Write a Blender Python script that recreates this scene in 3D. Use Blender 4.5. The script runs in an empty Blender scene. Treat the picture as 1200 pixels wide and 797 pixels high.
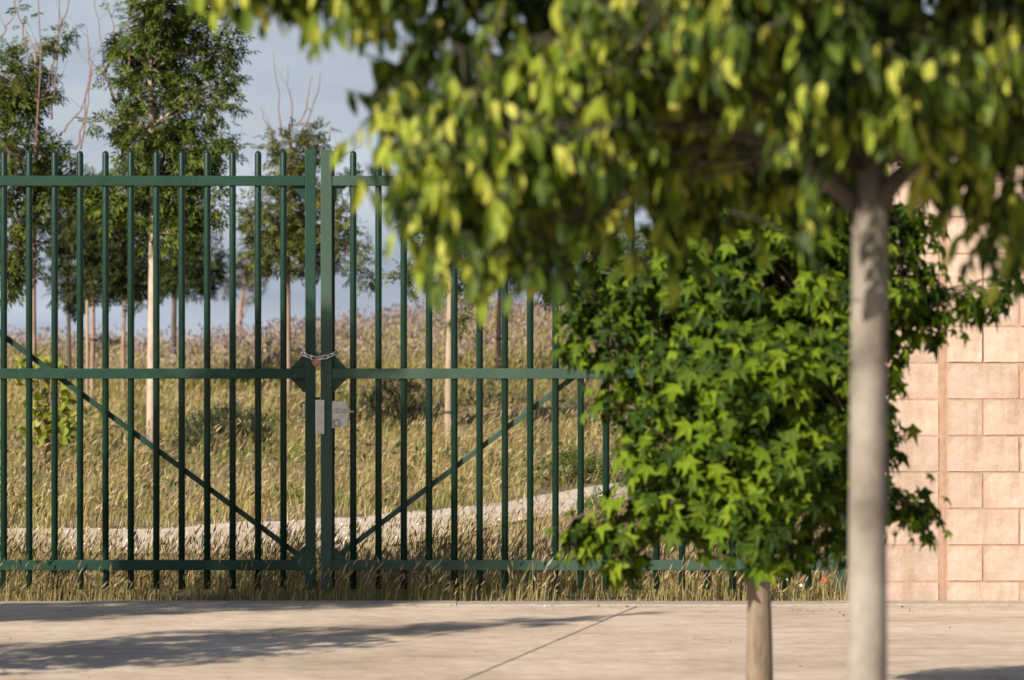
import bpy, bmesh, math
import numpy as np
from mathutils import Vector, Matrix

# ---------------------------------------------------------------- camera, sky, sun, exposure
S = bpy.context.scene
COL = S.collection
H, F = 1.4554, 5112.0            # camera height (m); focal length in pixels of a 1200 px wide frame
HOR = 395.0                      # row of the horizon in a 797 px high frame

cam = bpy.data.cameras.new("camera")
cam.sensor_width = 36.0
cam.lens = F / 1200 * 36.0
cam.shift_y = (HOR - 398.5) / 1200
cam.clip_start, cam.clip_end = 0.1, 5000
cam.dof.use_dof = True
cam.dof.focus_distance = 28.5
cam.dof.aperture_fstop = 4.7
camo = bpy.data.objects.new("camera", cam)
COL.objects.link(camo)
camo.location = (0, 0, H)
camo.rotation_euler = (math.pi / 2, 0, 0)
S.camera = camo

SUN_AZ, SUN_EL = math.radians(40), math.radians(26)   # azimuth: degrees to the left of straight behind the camera
SDIR = Vector((-math.sin(SUN_AZ) * math.cos(SUN_EL), -math.cos(SUN_AZ) * math.cos(SUN_EL), math.sin(SUN_EL)))
sun = bpy.data.lights.new("sun", 'SUN')
sun.energy = 5.0
sun.angle = math.radians(0.5)
sun.color = (1.0, 0.90, 0.76)
suno = bpy.data.objects.new("sun", sun)
COL.objects.link(suno)
suno.rotation_euler = SDIR.to_track_quat('Z', 'Y').to_euler()
suno.location = (-20, -25, 20)

W = bpy.data.worlds.new("World")
S.world = W
W.use_nodes = True
wn, wl = W.node_tree.nodes, W.node_tree.links
for n in list(wn):
    wn.remove(n)
wo = wn.new('ShaderNodeOutputWorld')
bg = wn.new('ShaderNodeBackground')
bg.inputs['Strength'].default_value = 0.058
sky = wn.new('ShaderNodeTexSky')
sky.sky_type = 'NISHITA'
sky.sun_disc = False
sky.sun_elevation = SUN_EL
sky.sun_rotation = math.radians(180) + SUN_AZ
sky.dust_density = 1.6
sky.air_density = 1.0
tc = wn.new('ShaderNodeTexCoord')
mp = wn.new('ShaderNodeMapping')
mp.inputs['Scale'].default_value = (3.2, 3.2, 26.0)
nz = wn.new('ShaderNodeTexNoise')
nz.inputs['Scale'].default_value = 2.3
nz.inputs['Detail'].default_value = 5
nz.inputs['Roughness'].default_value = 0.5
cr = wn.new('ShaderNodeValToRGB')
cr.color_ramp.elements[0].position = 0.34
cr.color_ramp.elements[0].color = (0, 0, 0, 1)
cr.color_ramp.elements[1].position = 0.72
cr.color_ramp.elements[1].color = (1, 1, 1, 1)
mx = wn.new('ShaderNodeMix')
mx.data_type = 'RGBA'
SKY_CLOUD = (6.5, 7.15, 7.95, 1)      # soft altostratus veil (radiance before the background strength)
SKY_BASE = (3.95, 4.65, 5.75, 1)
mx2 = wn.new('ShaderNodeMix')
mx2.data_type = 'RGBA'
mx2.inputs['Factor'].default_value = 0.8
mx2.inputs[7].default_value = SKY_BASE
mx.inputs[7].default_value = SKY_CLOUD
wl.new(tc.outputs['Generated'], mp.inputs['Vector'])
wl.new(mp.outputs['Vector'], nz.inputs['Vector'])
wl.new(nz.outputs['Fac'], cr.inputs['Fac'])
wl.new(sky.outputs['Color'], mx2.inputs[6])
wl.new(mx2.outputs[2], mx.inputs[6])
sx = wn.new('ShaderNodeSeparateXYZ')
wl.new(tc.outputs['Generated'], sx.inputs[0])
fo = wn.new('ShaderNodeMapRange')            # the haze thins with height above the horizon
fo.inputs[1].default_value = 0.02; fo.inputs[2].default_value = 0.26
fo.inputs[3].default_value = 0.85; fo.inputs[4].default_value = 0.0
fo.interpolation_type = 'SMOOTHSTEP'
wl.new(sx.outputs['Z'], fo.inputs[0])
wl.new(fo.outputs[0], mx2.inputs['Factor'])
ml = wn.new('ShaderNodeMath'); ml.operation = 'MULTIPLY'
wl.new(cr.outputs['Color'], ml.inputs[0]); wl.new(fo.outputs[0], ml.inputs[1])
wl.new(ml.outputs[0], mx.inputs['Factor'])
wl.new(mx.outputs[2], bg.inputs['Color'])
wl.new(bg.outputs['Background'], wo.inputs['Surface'])

S.view_settings.view_transform = 'Standard'
S.view_settings.look = 'None'
S.view_settings.gamma = 1.0
S.view_settings.exposure = 0.80
S.render.engine = 'CYCLES'
S.cycles.max_bounces = 8
S.cycles.diffuse_bounces = 2
S.cycles.transmission_bounces = 5

rng = np.random.default_rng(7)

# ---------------------------------------------------------------- helpers
def wx(px, Y):                    # column / row of the photograph at distance Y -> metres
    return (px - 600.0) * Y / F
def wz(py, Y):
    return H + (HOR - py) * Y / F

def mesh_arrays(name, verts, tris, mats=(), mat_idx=None, smooth=False):
    verts = np.asarray(verts, dtype=np.float32).reshape(-1, 3)
    tris = np.asarray(tris, dtype=np.int32).reshape(-1, 3)
    me = bpy.data.meshes.new(name)
    me.vertices.add(len(verts))
    me.vertices.foreach_set('co', verts.ravel())
    me.loops.add(len(tris) * 3)
    me.loops.foreach_set('vertex_index', tris.ravel())
    me.polygons.add(len(tris))
    me.polygons.foreach_set('loop_start', np.arange(0, len(tris) * 3, 3, dtype=np.int32))
    for m in mats:
        me.materials.append(m)
    if mat_idx is not None:
        me.polygons.foreach_set('material_index', np.asarray(mat_idx, dtype=np.int32))
    me.polygons.foreach_set('use_smooth', np.full(len(tris), bool(smooth)))
    me.update(calc_edges=True)
    return me

def link(name, data, parent=None, loc=None):
    o = bpy.data.objects.new(name, data)
    COL.objects.link(o)
    if parent is not None:
        o.parent = parent
    if loc is not None:
        o.location = loc
    return o

def tag(o, label=None, cat=None, group=None, kind=None):
    if label: o['label'] = label
    if cat: o['category'] = cat
    if group: o['group'] = group
    if kind: o['kind'] = kind
    return o

def thing(name, label, cat, loc=(0, 0, 0), group=None):
    o = link(name, None, None, loc)
    o.empty_display_size = 0.2
    return tag(o, label, cat, group)

class MB:
    """Collects boxes, tubes and lathes into one mesh."""
    def __init__(s):
        s.bm = bmesh.new()
    def box(s, x0, x1, y0, y1, z0, z1, bevel=0.0, M=None):
        r = bmesh.ops.create_cube(s.bm, size=1.0)
        vs = r['verts']
        for v in vs:
            v.co = Vector(((x0 + x1) / 2 + v.co.x * (x1 - x0), (y0 + y1) / 2 + v.co.y * (y1 - y0), (z0 + z1) / 2 + v.co.z * (z1 - z0)))
        if bevel:
            es = list({e for v in vs for e in v.link_edges})
            r = bmesh.ops.bevel(s.bm, geom=es, offset=bevel, segments=2, affect='EDGES', profile=0.6)
            vs = list({v for f in r['faces'] for v in f.verts} | {v for v in vs if v.is_valid})
        if M is not None:
            for v in vs: v.co = M @ v.co
        return vs
    def prism(s, pts, y0, y1):            # polygon in x,z extruded along y
        a = [s.bm.verts.new((x, y0, z)) for x, z in pts]
        b = [s.bm.verts.new((x, y1, z)) for x, z in pts]
        s.bm.faces.new(a); s.bm.faces.new(b[::-1])
        n = len(pts)
        for i in range(n):
            s.bm.faces.new((a[i], b[i], b[(i + 1) % n], a[(i + 1) % n]))
    def tube(s, pts, rad, n=8, closed=False):
        v, t = tube_arrays(pts, rad, n, closed)
        bv = [s.bm.verts.new(p) for p in v]
        for f in t:
            try: s.bm.faces.new([bv[i] for i in f])
            except ValueError: pass
    def obj(s, name, mat, parent=None, loc=None, smooth=False):
        bmesh.ops.recalc_face_normals(s.bm, faces=s.bm.faces)
        me = bpy.data.meshes.new(name)
        s.bm.to_mesh(me); s.bm.free()
        if mat: me.materials.append(mat)
        for p in me.polygons: p.use_smooth = smooth
        return link(name, me, parent, loc)

def tube_arrays(pts, rad, n=8, closed=False):
    pts = [Vector(p) for p in pts]
    k = len(pts)
    if not hasattr(rad, '__len__'): rad = [rad] * k
    V, T = [], []
    up = None
    for i, p in enumerate(pts):
        if closed:
            d = pts[(i + 1) % k] - pts[i - 1]
        else:
            d = pts[min(i + 1, k - 1)] - pts[max(i - 1, 0)]
        d.normalize()
        if up is None:
            up = d.orthogonal().normalized()
        u = (up - d * up.dot(d))
        if u.length < 1e-6: u = d.orthogonal()
        u.normalize(); up = u
        w = d.cross(u)
        for j in range(n):
            a = 2 * math.pi * j / n
            V.append(p + (u * math.cos(a) + w * math.sin(a)) * rad[i])
    m = k if closed else k - 1
    for i in range(m):
        i2 = (i + 1) % k
        for j in range(n):
            a, b = i * n + j, i * n + (j + 1) % n
            c, d = i2 * n + j, i2 * n + (j + 1) % n
            T += [(a, b, c), (b, d, c)]
    if not closed:
        for j in range(1, n - 1):
            T.append((0, j + 1, j))
            o = (k - 1) * n
            T.append((o, o + j, o + j + 1))
    return V, T

class Tubes:
    def __init__(s): s.V, s.T, s.n = [], [], 0
    def add(s, pts, rad, n=6):
        v, t = tube_arrays(pts, rad, n)
        s.V.append(np.array([tuple(p) for p in v])); s.T.append(np.array(t) + s.n); s.n += len(v)
    def obj(s, name, mat, parent=None):
        return link(name, mesh_arrays(name, np.concatenate(s.V), np.concatenate(s.T), [mat], smooth=True), parent)

# ---------------------------------------------------------------- materials
def new_mat(name):
    m = bpy.data.materials.new(name)
    m.use_nodes = True
    nt = m.node_tree
    b = nt.nodes['Principled BSDF']
    return m, nt.nodes, nt.links, b

def ramp(nodes, stops):
    r = nodes.new('ShaderNodeValToRGB')
    e = r.color_ramp.elements
    while len(e) < len(stops): e.new(0.5)
    for i, (p, c) in enumerate(stops):
        e[i].position = p
        e[i].color = (*c, 1)
    return r

def noise(nodes, links, scale, detail=4, rough=0.55, stretch=None, coord='Object'):
    t = nodes.new('ShaderNodeTexCoord')
    n = nodes.new('ShaderNodeTexNoise')
    n.inputs['Scale'].default_value = scale
    n.inputs['Detail'].default_value = detail
    n.inputs['Roughness'].default_value = rough
    src = t.outputs[coord]
    if coord == 'World':
        src = None
    if stretch:
        mpn = nodes.new('ShaderNodeMapping')
        mpn.inputs['Scale'].default_value = stretch
        links.new(src, mpn.inputs['Vector'])
        src = mpn.outputs['Vector']
    links.new(src, n.inputs['Vector'])
    return n

def bump(nodes, links, b, src, strength, dist):
    bp = nodes.new('ShaderNodeBump')
    bp.inputs['Strength'].default_value = strength
    bp.inputs['Distance'].default_value = dist
    links.new(src, bp.inputs['Height'])
    links.new(bp.outputs['Normal'], b.inputs['Normal'])

def solid(name, stops, scale=6, rough=0.7, bump_s=0.0, bump_scale=60, bump_d=0.004, metal=0.0, spec=0.5, detail=5, stretch=None):
    m, N, L, b = new_mat(name)
    n = noise(N, L, scale, detail, 0.6, stretch)
    r = ramp(N, stops)
    L.new(n.outputs['Fac'], r.inputs['Fac'])
    L.new(r.outputs['Color'], b.inputs['Base Color'])
    b.inputs['Roughness'].default_value = rough
    b.inputs['Metallic'].default_value = metal
    b.inputs['Specular IOR Level'].default_value = spec
    if bump_s:
        n2 = noise(N, L, bump_scale, 6, 0.65, stretch)
        bump(N, L, b, n2.outputs['Fac'], bump_s, bump_d)
    return m

def island_mat(name, stops, trans=0.3, rough=0.55, patch=None, spec=0.3, tint=(1.15, 1.1, 0.6)):
    """Leaves, blades, seed heads: each loose island (or each object) gets its own colour of the ramp."""
    m, N, L, b = new_mat(name)
    g = N.new('ShaderNodeNewGeometry')
    oi = N.new('ShaderNodeObjectInfo')
    ad = N.new('ShaderNodeMath'); ad.operation = 'ADD'
    fr = N.new('ShaderNodeMath'); fr.operation = 'FRACT'
    L.new(g.outputs['Random Per Island'], ad.inputs[0])
    L.new(oi.outputs['Random'], ad.inputs[1])
    L.new(ad.outputs[0], fr.inputs[0])
    r = ramp(N, stops)
    fac = fr.outputs[0]
    L.new(fac, r.inputs['Fac'])
    col = r.outputs['Color']
    if patch:                        # broad drifts of another colour over the field
        n = N.new('ShaderNodeTexNoise')
        n.inputs['Scale'].default_value = patch[0]
        n.inputs['Detail'].default_value = 2
        L.new(g.outputs['Position'], n.inputs['Vector'])
        pr = ramp(N, [(patch[1], (0, 0, 0)), (patch[2], (1, 1, 1))])
        L.new(n.outputs['Fac'], pr.inputs['Fac'])
        r2 = ramp(N, patch[3])
        L.new(fac, r2.inputs['Fac'])
        mm = N.new('ShaderNodeMix'); mm.data_type = 'RGBA'
        L.new(pr.outputs['Color'], mm.inputs['Factor'])
        L.new(col, mm.inputs[6]); L.new(r2.outputs['Color'], mm.inputs[7])
        col = mm.outputs[2]
    L.new(col, b.inputs['Base Color'])
    b.inputs['Roughness'].default_value = rough
    b.inputs['Specular IOR Level'].default_value = spec
    if trans:
        tr = N.new('ShaderNodeBsdfTranslucent')
        mul = N.new('ShaderNodeMix'); mul.data_type = 'RGBA'; mul.blend_type = 'MULTIPLY'
        mul.inputs['Factor'].default_value = 1.0
        mul.inputs[7].default_value = (*tint, 1)
        L.new(col, mul.inputs[6]); L.new(mul.outputs[2], tr.inputs['Color'])
        ms = N.new('ShaderNodeMixShader'); ms.inputs[0].default_value = trans
        L.new(b.outputs[0], ms.inputs[1]); L.new(tr.outputs[0], ms.inputs[2])
        L.new(ms.outputs[0], N['Material Output'].inputs['Surface'])
    return m

def paint(name, c0, c1, rough):
    m, N, L, b = new_mat(name)
    n = noise(N, L, 3.0, 6, 0.6, (1, 1, 0.35))
    r = ramp(N, [(0.32, c0), (0.72, c1)])
    L.new(n.outputs['Fac'], r.inputs['Fac'])
    L.new(r.outputs['Color'], b.inputs['Base Color'])
    n2 = noise(N, L, 22.0, 5, 0.6)
    r2 = ramp(N, [(0.3, (rough - .08,) * 3), (0.75, (rough + .14,) * 3)])
    L.new(n2.outputs['Fac'], r2.inputs['Fac'])
    L.new(r2.outputs['Color'], b.inputs['Roughness'])
    b.inputs['Specular IOR Level'].default_value = 0.22
    n3 = noise(N, L, 240.0, 2, 0.5)
    bump(N, L, b, n3.outputs['Fac'], 0.12, 0.001)
    return m

M = {}
M['paint_dark'] = paint('green_paint', (0.004, 0.020, 0.013), (0.007, 0.029, 0.019), 0.36)
M['paint_frame'] = paint('green_frame_paint', (0.007, 0.031, 0.020), (0.013, 0.042, 0.028), 0.44)
M['paint_pale'] = paint('pale_green_paint', (0.026, 0.055, 0.038), (0.040, 0.072, 0.052), 0.46)  # paler, greyer green for the leaf with the handle
M['steel'] = solid('galvanised_steel', [(0.3, (0.42, 0.41, 0.39)), (0.7, (0.58, 0.56, 0.53))], 30, 0.42, metal=0.55)
M['zinc'] = solid('zinc_chain', [(0.3, (0.45, 0.42, 0.38)), (0.7, (0.7, 0.66, 0.6))], 60, 0.35, metal=0.7)
M['dark_rubber'] = solid('black_rubber', [(0.3, (0.012, 0.012, 0.012)), (0.7, (0.03, 0.03, 0.03))], 10, 0.7)
M['brass'] = solid('weathered_brass', [(0.3, (0.20, 0.10, 0.05)), (0.7, (0.36, 0.20, 0.11))], 40, 0.5, metal=0.4)

# split-faced concrete block
def block_mat():
    m, N, L, b = new_mat('split_face_block')
    n = noise(N, L, 9, 6, 0.65)
    oi = N.new('ShaderNodeObjectInfo')
    r = ramp(N, [(0.25, (0.385, 0.280, 0.220)), (0.5, (0.465, 0.360, 0.292)), (0.8, (0.54, 0.435, 0.362))])
    L.new(n.outputs['Fac'], r.inputs['Fac'])
    hs = N.new('ShaderNodeHueSaturation')
    mr = N.new('ShaderNodeMapRange')
    mr.inputs[3].default_value = 0.84; mr.inputs[4].default_value = 1.08
    L.new(oi.outputs['Random'], mr.inputs[0]); L.new(mr.outputs[0], hs.inputs['Value'])
    L.new(r.outputs['Color'], hs.inputs['Color'])
    n3 = noise(N, L, 160, 3, 0.6)
    sp = ramp(N, [(0.35, (0.72, 0.68, 0.66)), (0.6, (1, 1, 1))])
    L.new(n3.outputs['Fac'], sp.inputs['Fac'])
    mm = N.new('ShaderNodeMix'); mm.data_type = 'RGBA'; mm.blend_type = 'MULTIPLY'; mm.inputs['Factor'].default_value = 0.55
    L.new(hs.outputs['Color'], mm.inputs[6]); L.new(sp.outputs['Color'], mm.inputs[7])
    # rain streaks and splash dirt, running over the blocks
    gp = N.new('ShaderNodeNewGeometry')
    mp4 = N.new('ShaderNodeMapping'); mp4.inputs['Scale'].default_value = (5, 5, .9)
    n4 = N.new('ShaderNodeTexNoise'); n4.inputs['Scale'].default_value = 1.6; n4.inputs['Detail'].default_value = 6; n4.inputs['Roughness'].default_value = .65
    L.new(gp.outputs['Position'], mp4.inputs['Vector']); L.new(mp4.outputs['Vector'], n4.inputs['Vector'])
    r4 = ramp(N, [(.34, (.74, .66, .58)), (.52, (1, 1, 1))])
    L.new(n4.outputs['Fac'], r4.inputs['Fac'])
    m4 = N.new('ShaderNodeMix'); m4.data_type = 'RGBA'; m4.blend_type = 'MULTIPLY'; m4.inputs['Factor'].default_value = 0.7
    L.new(mm.outputs[2], m4.inputs[6]); L.new(r4.outputs['Color'], m4.inputs[7])
    L.new(m4.outputs[2], b.inputs['Base Color'])
    b.inputs['Roughness'].default_value = 0.9
    b.inputs['Specular IOR Level'].default_value = 0.2
    n2 = noise(N, L, 45, 8, 0.7)
    bump(N, L, b, n2.outputs['Fac'], 0.6, 0.006)
    return m
M['block'] = block_mat()
M['mortar_pale'] = solid('pale_joint_filler', [(0.3, (0.36, 0.245, 0.18)), (0.7, (0.46, 0.33, 0.25))], 20, 0.95, 0.5, 120, 0.002)
M['mortar'] = solid('brown_mortar', [(0.3, (0.27, 0.165, 0.115)), (0.7, (0.37, 0.24, 0.17))], 20, 0.95, 0.5, 120, 0.002)

def pavement_mat():
    m, N, L, b = new_mat('pale_concrete')
    g = N.new('ShaderNodeNewGeometry')
    def nn(scale, det, sx=(1, 1, 1)):
        mpn = N.new('ShaderNodeMapping'); mpn.inputs['Scale'].default_value = sx
        n = N.new('ShaderNodeTexNoise'); n.inputs['Scale'].default_value = scale; n.inputs['Detail'].default_value = det
        n.inputs['Roughness'].default_value = 0.62
        L.new(g.outputs['Position'], mpn.inputs['Vector']); L.new(mpn.outputs['Vector'], n.inputs['Vector'])
        return n
    a = nn(0.9, 6)
    r = ramp(N, [(0.28, (0.39, 0.305, 0.23)), (0.5, (0.53, 0.435, 0.34)), (0.74, (0.64, 0.54, 0.435))])
    L.new(a.outputs['Fac'], r.inputs['Fac'])
    c = nn(7.0, 5)
    r2 = ramp(N, [(0.3, (0.72, 0.68, 0.64)), (0.55, (1, 1, 1)), (0.75, (1.06, 1.05, 1.04))])
    L.new(c.outputs['Fac'], r2.inputs['Fac'])
    mm = N.new('ShaderNodeMix'); mm.data_type = 'RGBA'; mm.blend_type = 'MULTIPLY'; mm.inputs['Factor'].default_value = 0.8
    L.new(r.outputs['Color'], mm.inputs[6]); L.new(r2.outputs['Color'], mm.inputs[7])
    st = nn(1.6, 6, (.55, 5.5, 1))               # broom strokes and tyre rubbed bands across the slabs
    r5 = ramp(N, [(.33, (.80, .755, .72)), (.5, (1, 1, 1)), (.72, (1.06, 1.05, 1.04))])
    L.new(st.outputs['Fac'], r5.inputs['Fac'])
    m5 = N.new('ShaderNodeMix'); m5.data_type = 'RGBA'; m5.blend_type = 'MULTIPLY'; m5.inputs['Factor'].default_value = 0.85
    L.new(mm.outputs[2], m5.inputs[6]); L.new(r5.outputs['Color'], m5.inputs[7])
    mm = m5
    d = nn(55, 3)
    r3 = ramp(N, [(0.33, (0.6, 0.52, 0.46)), (0.43, (1, 1, 1))])
    L.new(d.outputs['Fac'], r3.inputs['Fac'])
    m3 = N.new('ShaderNodeMix'); m3.data_type = 'RGBA'; m3.blend_type = 'MULTIPLY'; m3.inputs['Factor'].default_value = 0.5
    L.new(mm.outputs[2], m3.inputs[6]); L.new(r3.outputs['Color'], m3.inputs[7])
    L.new(m3.outputs[2], b.inputs['Base Color'])
    b.inputs['Roughness'].default_value = 0.85
    b.inputs['Specular IOR Level'].default_value = 0.25
    e = nn(14, 8)
    bump(N, L, b, e.outputs['Fac'], 0.5, 0.012)
    return m
M['pavement'] = pavement_mat()
M['joint'] = solid('joint_grit', [(0.3, (0.20, 0.155, 0.12)), (0.7, (0.30, 0.235, 0.18))], 8, 0.95)
M['kerb'] = solid('grey_kerb', [(0.3, (0.25, 0.215, 0.18)), (0.7, (0.40, 0.345, 0.29))], 14, 0.9, 0.6, 60, 0.006)
M['soil'] = solid('dry_soil', [(0.3, (0.125, 0.085, 0.05)), (0.7, (0.24, 0.175, 0.11))], 3, 0.95, 0.6, 30, 0.03)
M['path'] = solid('pale_gravel_path', [(0.3, (0.42, 0.35, 0.28)), (0.5, (0.53, 0.45, 0.365)), (0.75, (0.62, 0.535, 0.445))], 2.5, 0.95, 0.4, 35, 0.012)
M['grit'] = island_mat('pavement_grit', [(0, (0.10, 0.075, 0.055)), (0.7, (0.26, 0.21, 0.165)), (1, (0.5, 0.43, 0.36))], 0, 0.9)
M['gravel'] = island_mat('gravel_stone', [(0, (0.36, 0.30, 0.25)), (0.5, (0.50, 0.43, 0.36)), (1, (0.62, 0.54, 0.46))], 0, 0.9)

M['bark_grey'] = solid('smooth_grey_bark', [(0.28, (0.085, 0.072, 0.058)), (0.42, (0.165, 0.145, 0.12)), (0.56, (0.23, 0.208, 0.18)), (0.74, (0.325, 0.30, 0.265))], 5.5, 0.85, 0.7, 30, 0.008, stretch=(1, 1, 0.8), detail=8)
M['bark_shaded'] = solid('shaded_branch_bark', [(0.3, (0.030, 0.024, 0.016)), (0.7, (0.070, 0.055, 0.038))], 9, 0.8, 0.4, 40, 0.004)  # crown shade put into the colour of branches and twigs
M['bark_gum'] = solid('furrowed_brown_bark', [(0.3, (0.12, 0.088, 0.062)), (0.55, (0.22, 0.168, 0.122)), (0.8, (0.31, 0.25, 0.19))], 22, 0.9, 0.9, 45, 0.014, stretch=(1, 1, 0.22))
M['bark_pale'] = solid('pale_trunk_bark', [(0.3, (0.27, 0.205, 0.16)), (0.7, (0.43, 0.355, 0.295))], 16, 0.85, 0.4, 60, 0.005, stretch=(1, 1, 0.4))
M['bark_brown'] = solid('brown_trunk_bark', [(0.3, (0.17, 0.105, 0.075)), (0.7, (0.31, 0.21, 0.155))], 16, 0.85, 0.4, 60, 0.005, stretch=(1, 1, 0.4))
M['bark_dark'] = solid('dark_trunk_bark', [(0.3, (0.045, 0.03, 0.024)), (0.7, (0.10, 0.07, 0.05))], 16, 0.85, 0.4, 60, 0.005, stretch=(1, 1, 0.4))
M['twig_red'] = solid('reddish_twig', [(0.3, (0.13, 0.075, 0.058)), (0.7, (0.23, 0.15, 0.12))], 12, 0.8)
M['twig_grey'] = solid('greyish_twig', [(0.3, (0.14, 0.095, 0.08)), (0.7, (0.24, 0.175, 0.15))], 12, 0.8)
M['bark_tan'] = solid('tan_trunk_bark', [(0.3, (0.23, 0.165, 0.115)), (0.7, (0.36, 0.275, 0.20))], 16, 0.85, 0.4, 60, 0.005, stretch=(1, 1, 0.4))
M['stake'] = solid('wooden_stake', [(0.3, (0.24, 0.175, 0.125)), (0.7, (0.37, 0.285, 0.215))], 10, 0.85, 0.3, 40, 0.004, stretch=(3, 3, 0.2))

M['leaf_lit'] = island_mat('hanging_leaf_sunlit_yellow', [(0, (0.13, 0.195, 0.014)), (0.55, (0.28, 0.33, 0.034)), (1, (0.45, 0.45, 0.085))], 0.33, 0.55, spec=0.2, tint=(0.92, 1.1, 0.5))  # sunlit copy of the hanging leaf, highlight tone in its colour
M['leaf_shaded'] = island_mat('hanging_leaf_shaded_green', [(0, (0.011, 0.025, 0.003)), (0.5, (0.036, 0.066, 0.007)), (1, (0.095, 0.142, 0.015))], 0.24, 0.55, spec=0.2, tint=(0.85, 1.1, 0.5))  # shaded copy of the same leaf, darkened for the gaps in the crown
M['gum_lit'] = island_mat('star_leaf_sunlit', [(0, (0.078, 0.142, 0.006)), (1, (0.165, 0.228, 0.012))], 0.30, 0.6, spec=0.14, tint=(1.05, 1.1, 0.4))  # star leaf as lit by the sun, brightness painted in
M['gum_shaded'] = island_mat('star_leaf_shaded_green', [(0, (0.009, 0.025, 0.003)), (0.5, (0.028, 0.058, 0.004)), (1, (0.070, 0.112, 0.006))], 0.22, 0.6, spec=0.14, tint=(1.05, 1.1, 0.4))  # star leaf as in shade, darkness painted in for contrast
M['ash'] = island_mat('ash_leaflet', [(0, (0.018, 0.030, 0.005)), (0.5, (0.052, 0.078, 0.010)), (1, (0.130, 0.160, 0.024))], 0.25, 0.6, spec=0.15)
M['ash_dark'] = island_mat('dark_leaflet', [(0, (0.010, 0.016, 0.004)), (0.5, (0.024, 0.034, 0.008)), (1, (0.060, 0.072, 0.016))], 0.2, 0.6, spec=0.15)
M['olive'] = island_mat('olive_green_leaflet', [(0, (0.034, 0.044, 0.010)), (0.5, (0.080, 0.096, 0.020)), (1, (0.155, 0.165, 0.042))], 0.25, 0.6, spec=0.15)
M['sapling'] = island_mat('lime_green_leaf', [(0, (0.17, 0.22, 0.028)), (1, (0.32, 0.34, 0.06))], 0.4, 0.45)
M['pine'] = island_mat('pine_needle', [(0, (0.035, 0.042, 0.024)), (1, (0.085, 0.085, 0.046))], 0.1, 0.6)
M['rosemary'] = island_mat('dark_shrub_leaf', [(0, (0.018, 0.030, 0.012)), (0.6, (0.040, 0.056, 0.022)), (1, (0.085, 0.10, 0.045))], 0.2, 0.5)
M['scrub'] = island_mat('scrub_weed_leaf', [(0, (0.035, 0.045, 0.014)), (0.6, (0.075, 0.088, 0.026)), (1, (0.14, 0.15, 0.05))], 0.25, 0.6, spec=0.2)
M['weed'] = island_mat('fresh_weed_leaf', [(0, (0.07, 0.10, 0.022)), (1, (0.15, 0.18, 0.045))], 0.35, 0.5)

STRAW = [(0, (0.17, 0.115, 0.06)), (0.4, (0.27, 0.195, 0.10)), (0.75, (0.36, 0.27, 0.145)), (1, (0.46, 0.36, 0.22))]
M['verge_stem'] = island_mat('verge_stem', [(0, (0.18, 0.165, 0.05)), (0.5, (0.36, 0.295, 0.125)), (1, (0.50, 0.41, 0.21))], 0.4, 0.6)
M['verge_head'] = island_mat('verge_seed_head', [(0, (0.22, 0.14, 0.09)), (0.4, (0.38, 0.265, 0.165)), (0.75, (0.54, 0.42, 0.265)), (1, (0.42, 0.42, 0.15))], 0.4, 0.65, patch=(1.7, .48, .60, [(0, (0.16, 0.11, 0.06)), (0.5, (0.27, 0.20, 0.11)), (1, (0.28, 0.29, 0.09))]))
M['meadow'] = island_mat('meadow_blade', [(0, (0.20, 0.16, 0.055)), (0.35, (0.33, 0.265, 0.10)), (0.7, (0.43, 0.35, 0.15)), (1, (0.56, 0.47, 0.25))], 0.38, 0.6,
                         patch=(0.42, 0.44, 0.60, [(0, (0.085, 0.108, 0.020)), (0.5, (0.17, 0.185, 0.042)), (1, (0.29, 0.28, 0.085))]))
M['meadow_head'] = island_mat('meadow_seed_head', [(0, (0.24, 0.165, 0.085)), (0.5, (0.35, 0.26, 0.14)), (1, (0.46, 0.37, 0.215))], 0.28, 0.65)
M['far_blade'] = island_mat('upper_field_blade', [(0, (0.14, 0.125, 0.05)), (0.5, (0.23, 0.205, 0.085)), (1, (0.34, 0.285, 0.15))], 0.28, 0.6,
                            patch=(0.16, 0.50, 0.62, [(0, (0.16, 0.155, 0.022)), (0.5, (0.24, 0.22, 0.04)), (1, (0.30, 0.27, 0.07))]))
M['purple_head'] = island_mat('purple_grey_flower_head', [(0, (0.15, 0.110, 0.118)), (0.45, (0.235, 0.180, 0.190)), (0.8, (0.30, 0.235, 0.215)), (1, (0.36, 0.29, 0.19))], 0.2, 0.7)
M['poppy'] = solid('poppy_red', [(0.3, (0.42, 0.02, 0.012)), (0.7, (0.55, 0.04, 0.02))], 30, 0.5)
M['daisy'] = solid('daisy_white', [(0.3, (0.70, 0.68, 0.62)), (0.7, (0.80, 0.78, 0.72))], 30, 0.6)

# ---------------------------------------------------------------- terrain
def sstep(a, b, v):
    t = np.clip((np.asarray(v, float) - a) / (b - a), 0, 1)
    return t * t * (3 - 2 * t)

def terrain(X, Y):
    X = np.asarray(X, float); Y = np.asarray(Y, float)
    crest = 1.02 + 0.51 * sstep(-6.5, 0.5, X) + 0.05 * np.sin(X * 0.5 + 1.3)
    t = np.clip((Y - 39.0) / 39.0, 0, 1)
    up = t ** 1.12 * (1 - 0.25 * t ** 6)
    up = up / 0.75
    z = crest * np.minimum(up, 1.02)
    fall = np.clip((Y - 76.0) / 60.0, 0, 1)
    z = z - 5.0 * (fall * fall * (3 - 2 * fall))
    bumps = 0.03 * np.sin(X * 1.9 + Y * .7) * np.sin(Y * 1.3 - X * .4) + 0.02 * np.sin(X * 4.1) * np.sin(Y * 3.3 + 1)
    z = z + bumps * sstep(24.6, 27, Y) * (1 - .75 * sstep(27.5, 29, Y) * (1 - sstep(42, 48, Y)))
    z = z - 0.30 * (1 - sstep(23.70, 23.86, Y))       # bed under the pavement
    return z - 0.012

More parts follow.
